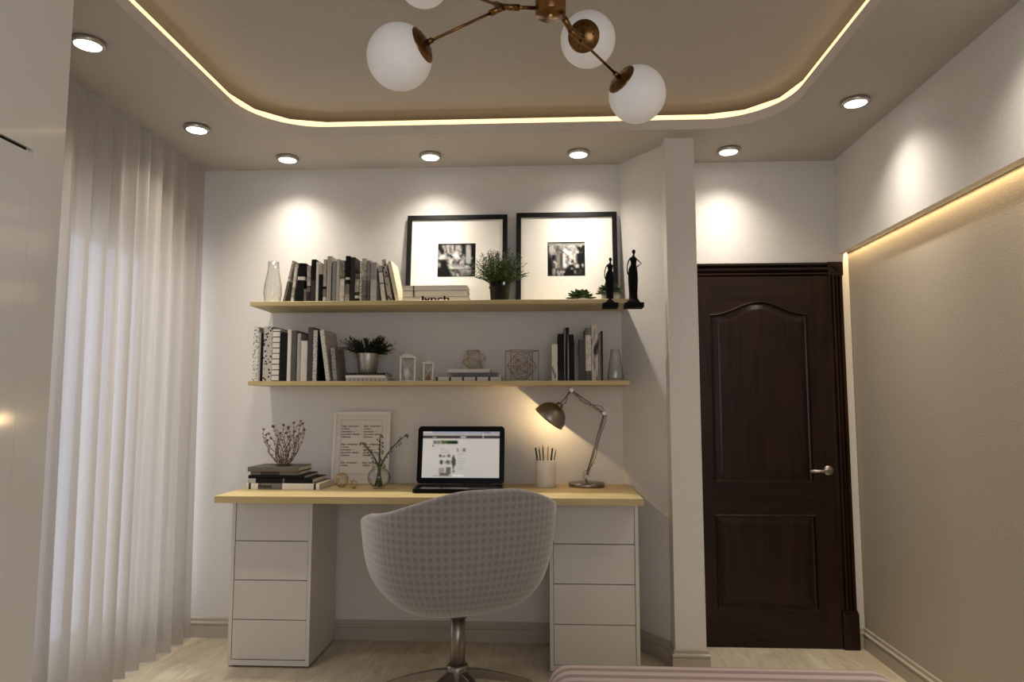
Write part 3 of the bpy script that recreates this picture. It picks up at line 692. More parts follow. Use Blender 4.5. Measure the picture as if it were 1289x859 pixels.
A2 = """444333211000000101111111 566666777666666666666677 067755456676677877456811 077745356565577677511300 077764345588655775700100
077773443499966676760010 067665455349999865882310 046655452494899768511000 034104552498569878400000 023104552497358977400000
012114552498638788400000 012243552497548438400000 001485552496477128500000 001328552498468763511130 001346552499741016781181
000227553488410023871142 001453333343101621111111 001562434331000013112211 001562747670000006212211 001552573610000003312211 001441462500000000111111"""
def art(s, flip=False):
    g = []
    for row in s.split(): g.append([(lambda v: (v, v * 0.97, v * 0.92))((int(c) / 9.0) ** 2.3 * 0.85 + 0.002) for c in row])
    up_ = []
    for j in range(len(g) * 2):     # finer grain
        up_.append([tuple(max(0, c * random.uniform(0.8, 1.15)) for c in g[j // 2][i // 2]) for i in range(len(g[0]) * 2)])
    return up_
def frame(label, px0, px1, ytop, pic, a, slot):
    Y = 3.955; L = PY(px0, ytop + 60, Y).x; Rr = PY(px1, ytop + 60, Y).x; ztop = PY((px0 + px1) / 2, ytop, 3.975).z
    Lh = ztop - S1; lean = math.asin(0.05 / Lh); t = thing('picture_frame', label, 'picture frame', ((L + Rr) / 2, 3.925, S1), (0, 0, 0), 'black framed photographs leaning on the upper shelf')
    cx_ = (L + Rr) / 2; w = (Rr - L) / 2; b = 0.028; th = 0.02
    Mm = Matrix.Translation((cx_, 3.925, S1 + 0.0015)) @ Matrix.Rotation(-lean, 4, 'X')
    mb = MB(); mb.box(-w, w, 0, th, 0, b).box(-w, w, 0, th, Lh - b, Lh).box(-w, -w + b, 0, th, b, Lh - b).box(w - b, w, 0, th, b, Lh - b); mb.xf(Mm).build('frame', M_BLACK, t, bevel=0.0015)
    MB().box(-w + b, w - b, 0.008, 0.014, b, Lh - b).xf(Mm).build('mat_board', M_MAT, t)
    (qx0, qy0), (qx1, qy1) = pic
    P0 = PY(qx0, qy0, 3.95); P1 = PY(qx1, qy1, 3.94)
    O = Mm @ Vector((P0.x - cx_, 0.0075, P0.z - S1)); U = Mm.to_3x3() @ Vector((P1.x - P0.x, 0, 0)); V = Mm.to_3x3() @ Vector((0, 0, P1.z - P0.z))
    image_plane('photograph', a, O, U, V, M_PRINT, t)
frame('left black picture frame with a photo of a dark-dressed figure before stone statues', 511.5, 638.5, 270.5, ((551, 306), (598, 348)), art(A1), 0)
frame('right black picture frame with a photo of silhouettes before a bright doorway', 649.8, 777.5, 267, ((689.2, 304), (736.8, 347)), art(A2), 1)

# ------------------------------------------------------------------ books
def book(w, d, h, m, label, loc, rot=(0, 0, 0), group='', spine_round=0.0, flat=False, pages=M_PAGES, name='book'):
    """local: spine faces -y, width x, height z"""
    t = thing(name, label, 'book', loc, rot, group); tk = min(0.0028, w * 0.16)
    mb = MB(); k = 5; out = []
    for i in range(k + 1):
        a = pi * i / k; out.append((w / 2 - w / 2 * cos(a), -spine_round * sin(a)))
    # U-shaped cover section
    sec = out + [(w, d), (w - tk, d), (w - tk, 0.004), (tk, 0.004), (tk, d), (0, d)]
    n = len(sec); vs = [(x, y, z) for z in (0, h) for x, y in sec]
    fs = [(i, (i + 1) % n, n + (i + 1) % n, n + i) for i in range(n)]
    # end caps as quads: left board, right board, spine
    L0, L1 = n - 2, n - 1; i0 = k
    for o, rev in ((0, True), (n, False)):
        caps = [(o + 0, o + n - 3, o + n - 2, o + n - 1), (o + i0, o + i0 + 1, o + i0 + 2, o + i0 + 3), tuple([o + q for q in range(0, i0 + 1)] + [o + i0 + 3, o + n - 3])]
        for c_ in caps: fs.append(tuple(reversed(c_)) if rev else c_)
    mb._add(vs, fs); mb.build('cover', m, t, world=False, merge=True)
    MB().box(tk, w - tk, 0.004, d - 0.004, 0.003, h - 0.003).build('pages', pages, t, world=False)
    return t
G1, G2, G3 = 'books standing on the upper shelf', 'books standing at the left of the lower shelf', 'books standing at the right of the lower shelf'
def row(px0, px1, ytop, tilt, d, key, label, group, Y, Z, spr=0.0015):
    a = PY(px0, 379 if Z == S1 else 479, Y); b = PY(px1, 379 if Z == S1 else 479, Y)
    zt = PY((px0 + px1) / 2, ytop, Y).z; tl = radians(tilt); h = (zt - Z) / cos(tl)
    w = (b.x - a.x) * cos(tl)
    if tl >= 0: loc = (a.x, Y, Z + 0.0004 + (w * sin(tl) if tl > 0 else 0))   # leaning right: pivots on its right bottom edge
    else: loc = (a.x, Y, Z + 0.0004)
    return book(w, d, h, key, label, loc, (0, tl, 0), group, spr)
LG, MG, DG, BK, WH, CRm = rgb(178, 172, 162), rgb(122, 118, 112), rgb(50, 47, 45), rgb(7, 7, 6), rgb(222, 216, 206), rgb(228, 218, 190)
bm = bookmat
X6 = lambda v: 355 + v / 8.593
Y6 = lambda v: 315 + v / 8.593
u = [
 (4, 32, 120, 12, .17, bm('bk_a', 'bands', [(0, MG), (.5, WH), (.56, LG)], .4), 'leftmost leaning book on the upper shelf, slim grey and white spine'),
 (92, 124, 190, 5.5, .16, bm('bk_b', 'bands', [(0, WH), (.12, LG), (.42, WH)], .35), 'pale leaning book with faint print, second from the left on the upper shelf'),
 (150, 226, 145, 3, .20, bm('bk_c', 'bands', [(0, BK), (.56, WH), (.65, BK)]), 'thick black book with one white band across its spine'),
 (234, 262, 420, 0, .10, bm('bk_d', 'plain', MG), 'very small grey booklet just right of the thick black banded book'),
 (264, 304, 170, 0, .18, bm('bk_e', 'bands', [(0, DG), (.28, MG), (.40, DG), (.44, LG)], .4), 'grey book with dark lower bands, left of a tall black book on the upper shelf'),
 (308, 358, 102, 0, .20, bm('bk_f', 'bands', [(0, rgb(58, 55, 52)), (.51, BK)]), 'tall book, black on top and charcoal on the lower half'),
 (362, 390, 128, 0, .20, bm('bk_g', 'plain', WH), 'slim white book standing right of the tall black and charcoal book'),
 (392, 434, 150, 0, .17, bm('bk_h', 'bands', [(0, BK), (.72, rgb(178, 164, 150))]), 'book with beige top third and black lower part'),
 (440, 474, 102, 0, .16, bm('bk_i', 'bands', [(0, WH), (.12, MG), (.3, BK), (.36, LG)], .3), 'slim light book with a dark pattern at its foot'),
 (480, 526, 66, 0, .22, bm('bk_j', 'plain', LG), 'tall plain light grey book near the middle of the upper shelf row'),
 (540, 580, 122, 0, .18, bm('bk_k', 'plain', rgb(146, 143, 142)), 'cool grey plain book right of the tall light grey book'),
 (583, 616, 98, 0, .22, bm('bk_l', 'plain', rgb(190, 184, 172)), 'narrow cream-grey book left of the mottled olive and white one'),
 (620, 670, 112, 0, .21, bm('bk_m', 'bands', [(0, WH), (.02, WH), (.55, rgb(140, 134, 118))], .55), 'book with mottled olive top and white lower half'),
 (680, 726, 64, 0, .24, bm('bk_n', 'bands', [(0, LG), (.16, MG), (.38, BK), (.48, WH), (.53, BK)], .2), 'tall black book with white band and pale round print low on the spine'),
 (734, 782, 78, 0, .24, bm('bk_o', 'plain', DG), 'tall plain charcoal book, right neighbour of the black book with a pale round print'),
 (786, 832, 258, 0, .16, bm('bk_p', 'bands', [(0, DG), (.12, WH), (.22, DG), (.34, LG), (.8, rgb(110, 106, 98))], .5), 'short pale patterned book in front of the charcoal cover'),
 (838, 858, 125, 0, .18, bm('bk_q', 'speckle', WH, DG, 120), 'very thin white book with dark lettering on the upper shelf'),
 (861, 908, 92, 0, .20, bm('bk_r', 'bands', [(0, MG), (.5, LG)], .45), 'two-tone book, light grey above and mid grey below'),
 (914, 950, 112, 0, .18, bm('bk_s', 'bands', [(0, rgb(92, 88, 86)), (.5, rgb(140, 136, 132))], .3), 'darker grey two-tone book beside the light and mid grey one'),
 (955, 1020, 134, 0, .20, bm('bk_t', 'bands', [(0, rgb(196, 190, 184)), (.55, rgb(160, 155, 150))], .15), 'wide upright grey book next to the left-leaning books'),
 (1078, 1122, 170, -7, .17, bm('bk_u', 'bands', [(0, WH), (.48, MG), (.52, WH), (.8, MG), (.84, LG)], .15), 'white book with two grey bands leaning left on the upper shelf'),
 (1150, 1196, 105, -10, .18, bm('bk_v', 'speckle', LG, BK, 70, (1, 1, .6)), 'black and grey patterned book leaning left, second from the end of the upper row'),
 (1228, 1270, 125, -12.5, .18, bm('bk_w', 'plain', CRm), 'cream book leaning left at the right end of the upper row'),
]
for a, b, yt, tl, dd, mk, lab in u: row(X6(a), X6(b), Y6(yt), tl, dd, mk, lab, G1, 3.735, S1)
X5 = lambda v: 305 + v / 9.546
Y5 = lambda v: 400 + v / 9.546
l = [
 (115, 184, 112, 0, .21, bm('bl_a', 'speckle', WH, rgb(90, 86, 80), 95), 'white book with small dark dots, leftmost on the lower shelf'),
 (187, 208, 182, 0, .18, bm('bl_b', 'plain', LG), 'very thin light book squeezed beside the dotted white one'),
 (211, 238, 182, 0, .18, bm('bl_b2', 'plain', BK), 'very thin black book left of the ornamental patterned one'),
 (242, 346, 106, 0, .24, bm('bl_c', 'speckle', rgb(190, 184, 174), BK, 62), 'thick book with black ornamental pattern on a pale spine'),
 (350, 436, 142, 0, .22, bm('bl_d', 'rings', WH, rgb(40, 38, 36), 9.5), 'white book crossed by regular black spine rings'),
 (442, 528, 184, 0, .17, bm('bl_e', 'rings', BK, rgb(30, 28, 27), 9), 'matte black book right of the ringed white book'),
 (532, 576, 146, 0, .22, bm('bl_f', 'plain', WH), 'plain white slim tall book on the lower shelf'),
 (580, 640, 156, 0, .22, bm('bl_f2', 'plain', rgb(92, 88, 84)), 'grey-brown plain book right of the slim white tall book'),
 (650, 692, 190, 0, .20, bm('bl_g', 'speckle', LG, rgb(120, 116, 110), 140), 'mottled grey book half hidden behind a short white one'),
 (696, 772, 280, 0, .15, bm('bl_h', 'plain', rgb(214, 208, 198)), 'short plain white book, the lowest of the lower left row'),
 (778, 838, 116, 0, .24, bm('bl_i', 'plain', rgb(74, 71, 70)), 'tall charcoal book left of a speckled narrow one'),
 (842, 890, 152, 0, .22, bm('bl_j', 'speckle', rgb(200, 194, 184), rgb(110, 106, 100), 110), 'narrow speckled pale book beside the tall charcoal one'),
 (893, 909, 160, 0, .22, bm('bl_j2', 'plain', BK), 'black book showing its dark cover behind the left-leaning pair'),
 (1006, 1056, 152, -8.5, .22, bm('bl_k', 'speckle', rgb(206, 200, 190), rgb(140, 136, 128), 130), 'pale mottled book leaning left on the lower shelf'),
 (1092, 1140, 365, -6, .18, bm('bl_l', 'speckle', rgb(150, 146, 138), rgb(50, 48, 46), 100), 'shorter dark patterned book leaning left at the end of the lower left row'),
]
for a, b, yt, tl, dd, mk, lab in l: row(X5(a), X5(b), Y5(yt), tl, dd, mk, lab, G2, 3.735, S2)
X7 = lambda v: 685 + v / 10.11
Y7 = lambda v: 405 + v / 10.11
r_ = [
 (98, 172, 290, 0, .16, bm('br_a', 'speckle', rgb(216, 208, 196), rgb(130, 124, 116), 60, (1, 1, .3)), 'short whitish book, first of the right group on the lower shelf'),
 (176, 254, 157, 0, .20, bm('br_b', 'bands', [(0, rgb(30, 29, 29)), (.22, BK)]), 'wide black book right of the short whitish one'),
 (257, 322, 76, 0, .22, bm('br_c', 'streak', BK, rgb(170, 166, 158), (110, 110, 1.5)), 'tall black book with a pale vertical strip on its spine'),
 (325, 382, 166, 0, .20, bm('br_d', 'plain', BK), 'plain black book between the pale-stripped and the mottled grey ones'),
 (386, 440, 246, 0, .17, bm('br_e', 'marble', rgb(118, 115, 114), rgb(88, 86, 86)), 'mottled mid-grey book left of the plain dark grey one'),
 (445, 528, 226, 0, .19, bm('br_f', 'plain', rgb(82, 79, 76)), 'wide plain dark grey book in the right group'),
 (532, 603, 80, 0, .22, bm('br_g', 'bands', [(0, rgb(90, 86, 82)), (.18, rgb(205, 198, 188)), (.86, rgb(120, 116, 110))], .3), 'tall book with a white label panel over a grey marbled cover'),
 (607, 690, 42, 0, .24, bm('br_h', 'marble', rgb(196, 188, 178), rgb(52, 49, 47)), 'tallest book of the right group, black and white ink marbling'),
 (694, 722, 150, 0, .18, bm('br_i', 'marble', rgb(140, 134, 126), rgb(46, 44, 42)), 'thin marbled grey book left of the last black one'),
 (726, 752, 122, 0, .20, bm('br_j', 'streak', BK, rgb(210, 206, 198), (150, 150, .5)), 'thin black book with a white line, last of the right group'),
]
for a, b, yt, tl, dd, mk, lab in r_: row(X7(a), X7(b), Y7(yt), tl, dd, mk, lab, G3, 3.735, S2)

def lying(px0, px1, z0, z1, y, d, mk, label, group, rz=0.0, spr=0.001):
    a = PY(px0, 480, y).x; b = PY(px1, 480, y).x; L = b - a; w = z1 - z0
    # local z (height) -> +x, local x (width) -> -z ... spine stays on the front
    t = book(w, d, L, mk, label, (a, y, z1), (0, radians(90), rz), group, spr); return t
def zof(px, y, Y): return PY(px, y, Y).z
# three white books beside the left frame
zz = [S1 + 0.0005, S1 + 0.029, S1 + 0.064, S1 + 0.094]; y_ = 3.76
labs = ['white book with black gothic lettering, bottom of the white stack on the upper shelf', 'middle book of the white stack on the upper shelf', 'top book of the white stack on the upper shelf']
for k in range(3):
    t = lying(505, 589 - (2 if k else 0), zz[k] + (0.0004 if k else 0), zz[k + 1] - 0.0022, y_, .15, bm('bs%d' % k, 'bands', [[(0, rgb(196, 194, 192)), (.25, rgb(206, 204, 200))], [(0, rgb(214, 211, 207)), (.16, rgb(90, 88, 86)), (.19, rgb(212, 210, 206))], [(0, rgb(210, 207, 203)), (.16, rgb(90, 88, 86)), (.18, rgb(216, 213, 208))]][k]), labs[k], 'white books stacked on the upper shelf', 0, 0.0)
    if k == 0: white_low = t
def text_mesh(name, s, size, M4, m, parent, shear=0.0, ext=0.0002, bold=0.0, world=True):
    cu_ = bpy.data.curves.new(name, 'FONT'); cu_.body = s; cu_.size = size; cu_.shear = shear; cu_.extrude = ext; cu_.offset = bold
    o = bpy.data.objects.new(name, cu_); COL.objects.link(o); dg = bpy.context.evaluated_depsgraph_get(); me = bpy.data.meshes.new_from_object(o.evaluated_get(dg))
    bpy.data.objects.remove(o); off = WPOS[parent] if world else Vector((0, 0, 0)); me.transform(Matrix.Translation(-off) @ M4); me.materials.clear(); me.materials.append(m)
    q = bpy.data.objects.new(name, me); COL.objects.link(q); q.parent = parent; WPOS[q] = off.copy(); return q
def front_text(s, size, x, y, z, m, parent, **kw): 
    return text_mesh('lettering', s, size, Matrix.Translation((x, y, z)) @ Matrix.Rotation(radians(90), 4, 'X'), m, parent, **kw)
def local_text(t, s, size, along, up_, wide=1.0, **kw):
    """on the spine of a lying book: local z runs right, local x runs down"""
    Mm = Matrix(((0, -1, 0, up_), (0, 0, -1, -0.0013), (wide, 0, 0, along), (0, 0, 0, 1)))
    return text_mesh('lettering', s, size, Mm, M_MATTE, t, world=False, **kw)
local_text(white_low, 'lynch', 0.046, 0.105, 0.0262, wide=1.65, bold=0.0012)

# books under the potted conifer
pm = bm('bu_a', 'rings', rgb(176, 170, 162), rgb(84, 80, 76), 10, 2)
lying(434.8, 488, S2 + 0.0005, S2 + 0.0165, 3.76, .17, pm, 'patterned grey book at the bottom of the stack under the potted conifer', 'books under the potted conifer')
lying(434.8, 485, S2 + 0.0171, S2 + 0.0335, 3.76, .17, bm('bu_b', 'plain', WH), 'plain white book in the middle of the stack under the potted conifer', 'books under the potted conifer')
lying(434.8, 484.5, S2 + 0.0341, S2 + 0.0465, 3.76, .17, bm('bu_c', 'rings', BK, rgb(120, 116, 110), 14, 2), 'thin black dotted book on top of the stack under the potted conifer', 'books under the potted conifer')
# stack under the glass polyhedron
lying(548.8, 631, S2 + 0.0005, S2 + 0.0225, 3.76, .18, bm('bv_a', 'rings', rgb(206, 200, 192), rgb(60, 58, 56), 5, 2), 'striped grey and white book at the bottom of the stack under the glass polyhedron', 'books under the glass polyhedron')
lying(569, 626, S2 + 0.0231, S2 + 0.0465, 3.765, .16, bm('bv_b', 'plain', rgb(104, 102, 102)), 'dark grey book in the middle of the stack under the glass polyhedron', 'books under the glass polyhedron')
lying(563, 616.5, S2 + 0.0471, S2 + 0.0665, 3.765, .16, bm('bv_c', 'plain', rgb(212, 205, 196)), 'white book on top of the stack under the glass polyhedron', 'books under the glass polyhedron')
# desk stack
dk = 'books stacked at the left end of the desk'
b1 = lying(314.8, 405.5, DT + 0.0005, DT + 0.032, 3.655, .27, bm('bd_a', 'bands', [(0, WH), (.03, DG), (.06, WH), (.11, WH), (.16, rgb(112, 108, 104)), (.34, rgb(112, 108, 104)), (.34, rgb(112, 108, 104)), (.49, WH), (.92, DG), (.95, WH)]), 'large white book with grey blocks, bottom of the stack on the desk', dk)
b2 = lying(316.5, 396.5, DT + 0.0326, DT + 0.056, 3.66, .24, bm('bd_b', 'bands', [(0, LG), (.12, BK), (.54, MG), (.56, BK)]), 'black book with a pale left end, second from the bottom on the desk', dk)
lying(316.8, 386.5, DT + 0.0566, DT + 0.0735, 3.665, .22, bm('bd_c', 'plain', BK), 'plain black thin book in the middle of the desk stack', dk)
lying(319.5, 379.5, DT + 0.0741, DT + 0.0915, 3.67, .19, bm('bd_d', 'bands', [(0, rgb(100, 95, 90)), (.2, rgb(62, 58, 54)), (.6, rgb(106, 101, 95))], .15), 'brown-grey book with dark lettering under the topmost desk book', dk)
lying(315.7, 378, DT + 0.0921, DT + 0.1165, 3.665, .22, bm('bd_e', 'plain', rgb(104, 99, 94)), 'grey cloth-bound book on top of the desk stack, under the twigs', dk)
local_text(b1, 'Firenze', 0.026, 0.060, 0.023, shear=0.25, bold=0.0004)

# ------------------------------------------------------------------ glass vases
def vase(name, label, cx_, cy_, z, prof, cat='vase', m=M_GLASS):
    t = MB().lathe(prof, 40, (cx_, cy_, z)); o = t.build(name, m, world=False); tag(o, label, cat); return o
def carafe(cx_, cy_, z, rb, rm, rt, h, label, k1=.22, k2=.97, k3=1.12):
    t = 0.0022
    outer = [(0.0001, 0), (rb * 0.85, 0), (rb, 0.006), (rm, h * k1), (rm * k2, h * 0.4), (rt * k3, h * 0.78), (rt, h)]
    inner = [(rt - t, h), (rt * k3 - t, h * 0.78), (rm * k2 - t, h * 0.4), (rm - t, h * k1), (rb - t, 0.012), (0.0001, 0.008)]
    return vase('glass_vase', label, cx_, cy_, z, outer + inner)
v1 = PY(343, 379, 3.79); sc_ = 3.79 / 873
carafe(v1.x, 3.79, S1 + 0.0002, 10 * sc_, 11.6 * sc_, 6.7 * sc_, PY(343, 329.8, 3.79).z - S1, 'clear glass carafe vase at the left end of the upper shelf')
v2 = PY(775.8, 478, 3.80)
carafe(v2.x - 0.004, 3.80, S2 + 0.0002, 10.0 * sc_, 10.4 * sc_, 5.6 * sc_, PY(775, 440, 3.80).z - S2, 'clear tapered glass vase at the right end of the lower shelf', .10, .87, 1.2)

# ------------------------------------------------------------------ plants
def leafquad(m, p, d, n_, L, w, cup=0.0):
    d = d.normalized(); s_ = d.cross(n_).normalized(); n2 = s_.cross(d)
    a, b, c_, e = p, p + d * L * 0.45 + s_ * w / 2 + n2 * cup, p + d * L, p + d * L * 0.45 - s_ * w / 2 + n2 * cup
    m._add([a, b, c_, e, p + d * L * 0.5 - n2 * cup * .5], [(0, 1, 4), (1, 2, 4), (2, 3, 4), (3, 0, 4)], False)
# conifer in a metal pot
pc = PY(463, 466, 3.84); px_, py_ = pc.x, 3.84; pz_ = S2 + 0.0472
t = thing('potted_conifer', 'dark green feathery plant in a banded metal pot on three stacked books', 'plant', (px_, py_, pz_))
hp = PY(463, 444.6, 3.80).z - pz_; rt, rb = 14.2 * 3.82 / 873, 11.2 * 3.82 / 873
pot = MB().lathe([(0.0001, 0), (rb, 0), (rb + 0.002, 0.003), (rb + (rt - rb) * .62, hp * .56), (rb + (rt - rb) * .72, hp * .60), (rb + (rt - rb) * .8, hp * .74), (rb + (rt - rb) * .78, hp * .78), (rt, hp * .97), (rt, hp), (rt - 0.003, hp), (rt - 0.006, hp * .85), (0.0001, hp * .85)], 40, (px_, py_, pz_)).build('pot', mat('brushed_zinc', rgb(176, 168, 158), 0.4, 0.85), t)
m = MB(); rng = random.Random(3)
for k in range(120):
    a = rng.uniform(0, 2 * pi); el = rng.uniform(0.12, 1.1); L = rng.uniform(0.07, 0.155) * (1.1 if el < .5 else .8)
    base = Vector((px_ + 0.025 * cos(a), py_ + 0.025 * sin(a), pz_ + hp * .86)); dr = Vector((cos(a) * cos(el), sin(a) * cos(el) * .7, sin(el) + 0.25))
    if dr.y > 0: L *= 0.85
    pts = [base + dr * L * s_ + Vector((0, 0, -0.02 * s_ * s_ * (1.2 - el))) for s_ in (0, .25, .5, .75, 1)]
    m.tube(pts, [0.0016, 0.0014, 0.0012, 0.001, 0.0006], 4)
    for q in range(26):
        s_ = 0.2 + 0.8 * q / 26; i = min(3, int(s_ * 4)); p = pts[i].lerp(pts[i + 1], s_ * 4 - i); ax = (pts[i + 1] - pts[i]).normalized()
        sd = Vector((rng.uniform(-1, 1), rng.uniform(-1, 1), rng.uniform(-.6, .8))); dd = (ax * 0.9 + sd * 0.8).normalized()
        leafquad(m, p, dd, Vector((0, 0, 1)) + sd * .3, rng.uniform(0.014, 0.024), 0.0085)
m.build('foliage', M_LEAFD, t)
# herb in a dark glass pot
pc = PY(629, 376, 3.79); px_, py_ = pc.x, 3.79; k_ = 3.79 / 873
t = thing('potted_herb', 'bushy green herb in a dark smoky glass pot between the picture frames', 'plant', (px_, py_, S1))
hp = PY(629, 356.5, 3.79).z - S1; rt, rb = 13.4 * k_, 11.2 * k_
MB().lathe([(0.0001, 0), (rb, 0), (rb + .001, .003), (rt - .002, hp * .70), (rt + .002, hp * .72), (rt + .002, hp * .80), (rt - .001, hp * .82), (rt, hp), (rt - .004, hp), (rt - .006, hp * .7), (rb - .003, .006), (0.0001, .006)], 40, (px_, py_, S1 + 0.0003)).build('pot', mat('smoky_black_ceramic', rgb(15, 16, 18), 0.3, Specular_IOR_Level=.3), t)
MB().lathe([(0.0001, hp * .5), (rt * .8, hp * .5), (rt * .84, hp * .86), (0.0001, hp * .9)], 24, (px_, py_, S1)).build('soil', M_SOIL, t)
m = MB(); rng = random.Random(5)
for k in range(280):
    a = rng.uniform(0, 2 * pi); el = rng.uniform(0.35, 1.5); L = rng.uniform(0.11, 0.185) * (0.90 + 0.14 * sin(el))
    base = Vector((px_ + 0.03 * cos(a), py_ + 0.03 * sin(a), S1 + hp * .82)); dr = Vector((cos(a) * cos(el) * 0.95, sin(a) * cos(el) * .62, sin(el) * 1.12))
    pts = [base + dr * L * s_ + Vector((0, 0, 0.012 * sin(s_ * 3))) for s_ in (0, .35, .7, 1)]
    m.tube(pts, [0.0011, 0.0009, 0.0007, 0.0005], 3, caps=False)
    for q in range(20):
        s_ = 0.15 + 0.85 * q / 20; i = min(2, int(s_ * 3)); p = pts[i].lerp(pts[i + 1], s_ * 3 - i)
        leafquad(m, p, Vector((rng.uniform(-1, 1), rng.uniform(-1, 1), rng.uniform(-.2, 1))), Vector((rng.uniform(-1, 1), rng.uniform(-1, 1), 1)), rng.uniform(0.007, 0.013), 0.0066)
m.build('foliage', M_LEAFM, t)
# succulents
def succulent(cx_, cy_, z, r, rh, label, potprof, seed, pm_=M_PORC):
    t = thing('succulent', label, 'plant', (cx_, cy_, z)); MB().lathe(potprof, 40, (cx_, cy_, z)).build('pot', pm_, t)
    ph = max(p[1] for p in potprof); m = MB(); rng = random.Random(seed)
    for tier, (n_, el, L) in enumerate(((9, .14, 1.0), (8, .45, .90), (7, .78, .85), (5, 1.08, .75), (3, 1.35, .62))):
        for q in range(n_):
            a = 2 * pi * q / n_ + tier * .4 + rng.uniform(-.1, .1); e = el + rng.uniform(-.06, .06); Lk = r * L * rng.uniform(.92, 1.06)
            dr = Vector((cos(a) * cos(e), sin(a) * cos(e), sin(e) * rh)); sd = Vector((-sin(a), cos(a), 0)); nn = sd.cross(dr).normalized() * -1
            st = [(0, .18, .03), (.3, .34, .07), (.6, .40, .06), (.85, .22, .04), (1, .01, .005)]; vs = []
            b0 = Vector((cx_, cy_, z + ph * 0.92))
            for s_, w_, th in st:
                c0 = b0 + dr * Lk * s_ + nn * (-0.10 * Lk * s_ * s_)
                vs += [c0 + sd * Lk * w_, c0 + nn * Lk * th, c0 - sd * Lk * w_, c0 - nn * Lk * th * 1.4]
            fs = [(i * 4 + j, i * 4 + (j + 1) % 4, (i + 1) * 4 + (j + 1) % 4, (i + 1) * 4 + j) for i in range(4) for j in range(4)]
            m._add(vs, fs + [(16, 17, 18, 19), (3, 2, 1, 0)], True)
    m.build('leaves', M_SUCC, t); return t
s1c = PY(731, 376, 3.80)
succulent(s1c.x, 3.80, S1 + 0.0003, 0.088, 0.95, 'low green succulent in a shallow white dish in front of the right frame', [(0.0001, 0), (0.040, 0), (0.045, 0.004), (0.047, 0.016), (0.044, 0.017), (0.042, 0.012), (0.0001, 0.012)], 1)
s2c = PY(768, 376, 3.835)
succulent(s2c.x, 3.835, S1 + 0.0003, 0.084, 1.05, 'green succulent in a ribbed white pot behind the small black figurine', [(0.0001, 0), (0.045, 0), (0.047, 0.003), (0.050, 0.055), (0.046, 0.056), (0.044, 0.048), (0.0001, 0.048)], 2, mat('pale_zinc_pot', rgb(190, 186, 180), 0.35, 0.5))
# twig decoration on the desk stack
tp_ = PY(356.5, 584, 3.74); tz = DT + 0.1170; tx, ty = tp_.x, 3.75
t = thing('twig_ornament', 'rust-brown branching twig ornament on a small dish on the desk book stack', 'ornament', (tx, ty, tz))
MB().lathe([(0.0001, 0), (0.044, 0), (0.046, 0.003), (0.044, 0.006), (0.0001, 0.005)], 32, (tx, ty, tz)).build('dish', mat('dark_rust_metal', rgb(70, 44, 34), 0.5, 0.4), t)
m = MB(); bl = MB(); rng = random.Random(11); SCL = 3.75 / 873
tips = [(-29, 43, 0), (-24, 30, -8), (-17, 47, 4), (-10, 38, 10), (-5, 48, -6), (1, 44, 6), (7, 46, -8), (15, 51, 3), (20, 53, 0), (23, 42, 8), (25, 48, -5), (-13, 33, -12), (12, 34, 12), (0, 34, 0), (-26, 36, 6), (-20, 38, -4), (-12, 46, 3), (4, 39, -4), (9, 40, 9), (18, 38, -9), (21, 50, 7), (-7, 30, 9)]
for i, (dx, dz, dy) in enumerate(tips):
    b = Vector((tx + dx * .25 * SCL, ty, tz + 0.005)); e = Vector((tx + dx * SCL, ty + dy * .004, tz + dz * SCL * 1.06)); pts = []
    for s_ in range(9):
        u_ = s_ / 8; p = b.lerp(e, u_); bul = sin(pi * u_ * (1 + i % 3 * .5)) * 0.018 * (1 if (dx > 0) != (i > 13) else -1); p = p + Vector((bul + rng.uniform(-.004, .004), rng.uniform(-.004, .004), 0)); pts.append(p)
    m.tube(pts, [0.0018] * 5 + [0.0016, .0014, .0012, .001], 5)
    for s_ in range(1, 9):
        for _ in range(3):
            v = Vector((rng.uniform(-1, 1), rng.uniform(-1, 1), rng.uniform(.1, 1))).normalized(); L = rng.uniform(.006, .014); m.tube([pts[s_], pts[s_] + v * L], [.0017, .0008], 4)
    for _ in range(10):
        leafquad(bl, pts[-1] + Vector((0, 0, -.006)), Vector((rng.uniform(-1, 1), rng.uniform(-1, 1), rng.uniform(0, 1.2))), Vector((0, 0, 1)), .017, .0085)
m._add(bl.v, bl.f, mi=1); m.build('branches', [M_TWIG, noisy('ochre_bud', rgb(110, 66, 44), rgb(150, 104, 62), 50)], t)

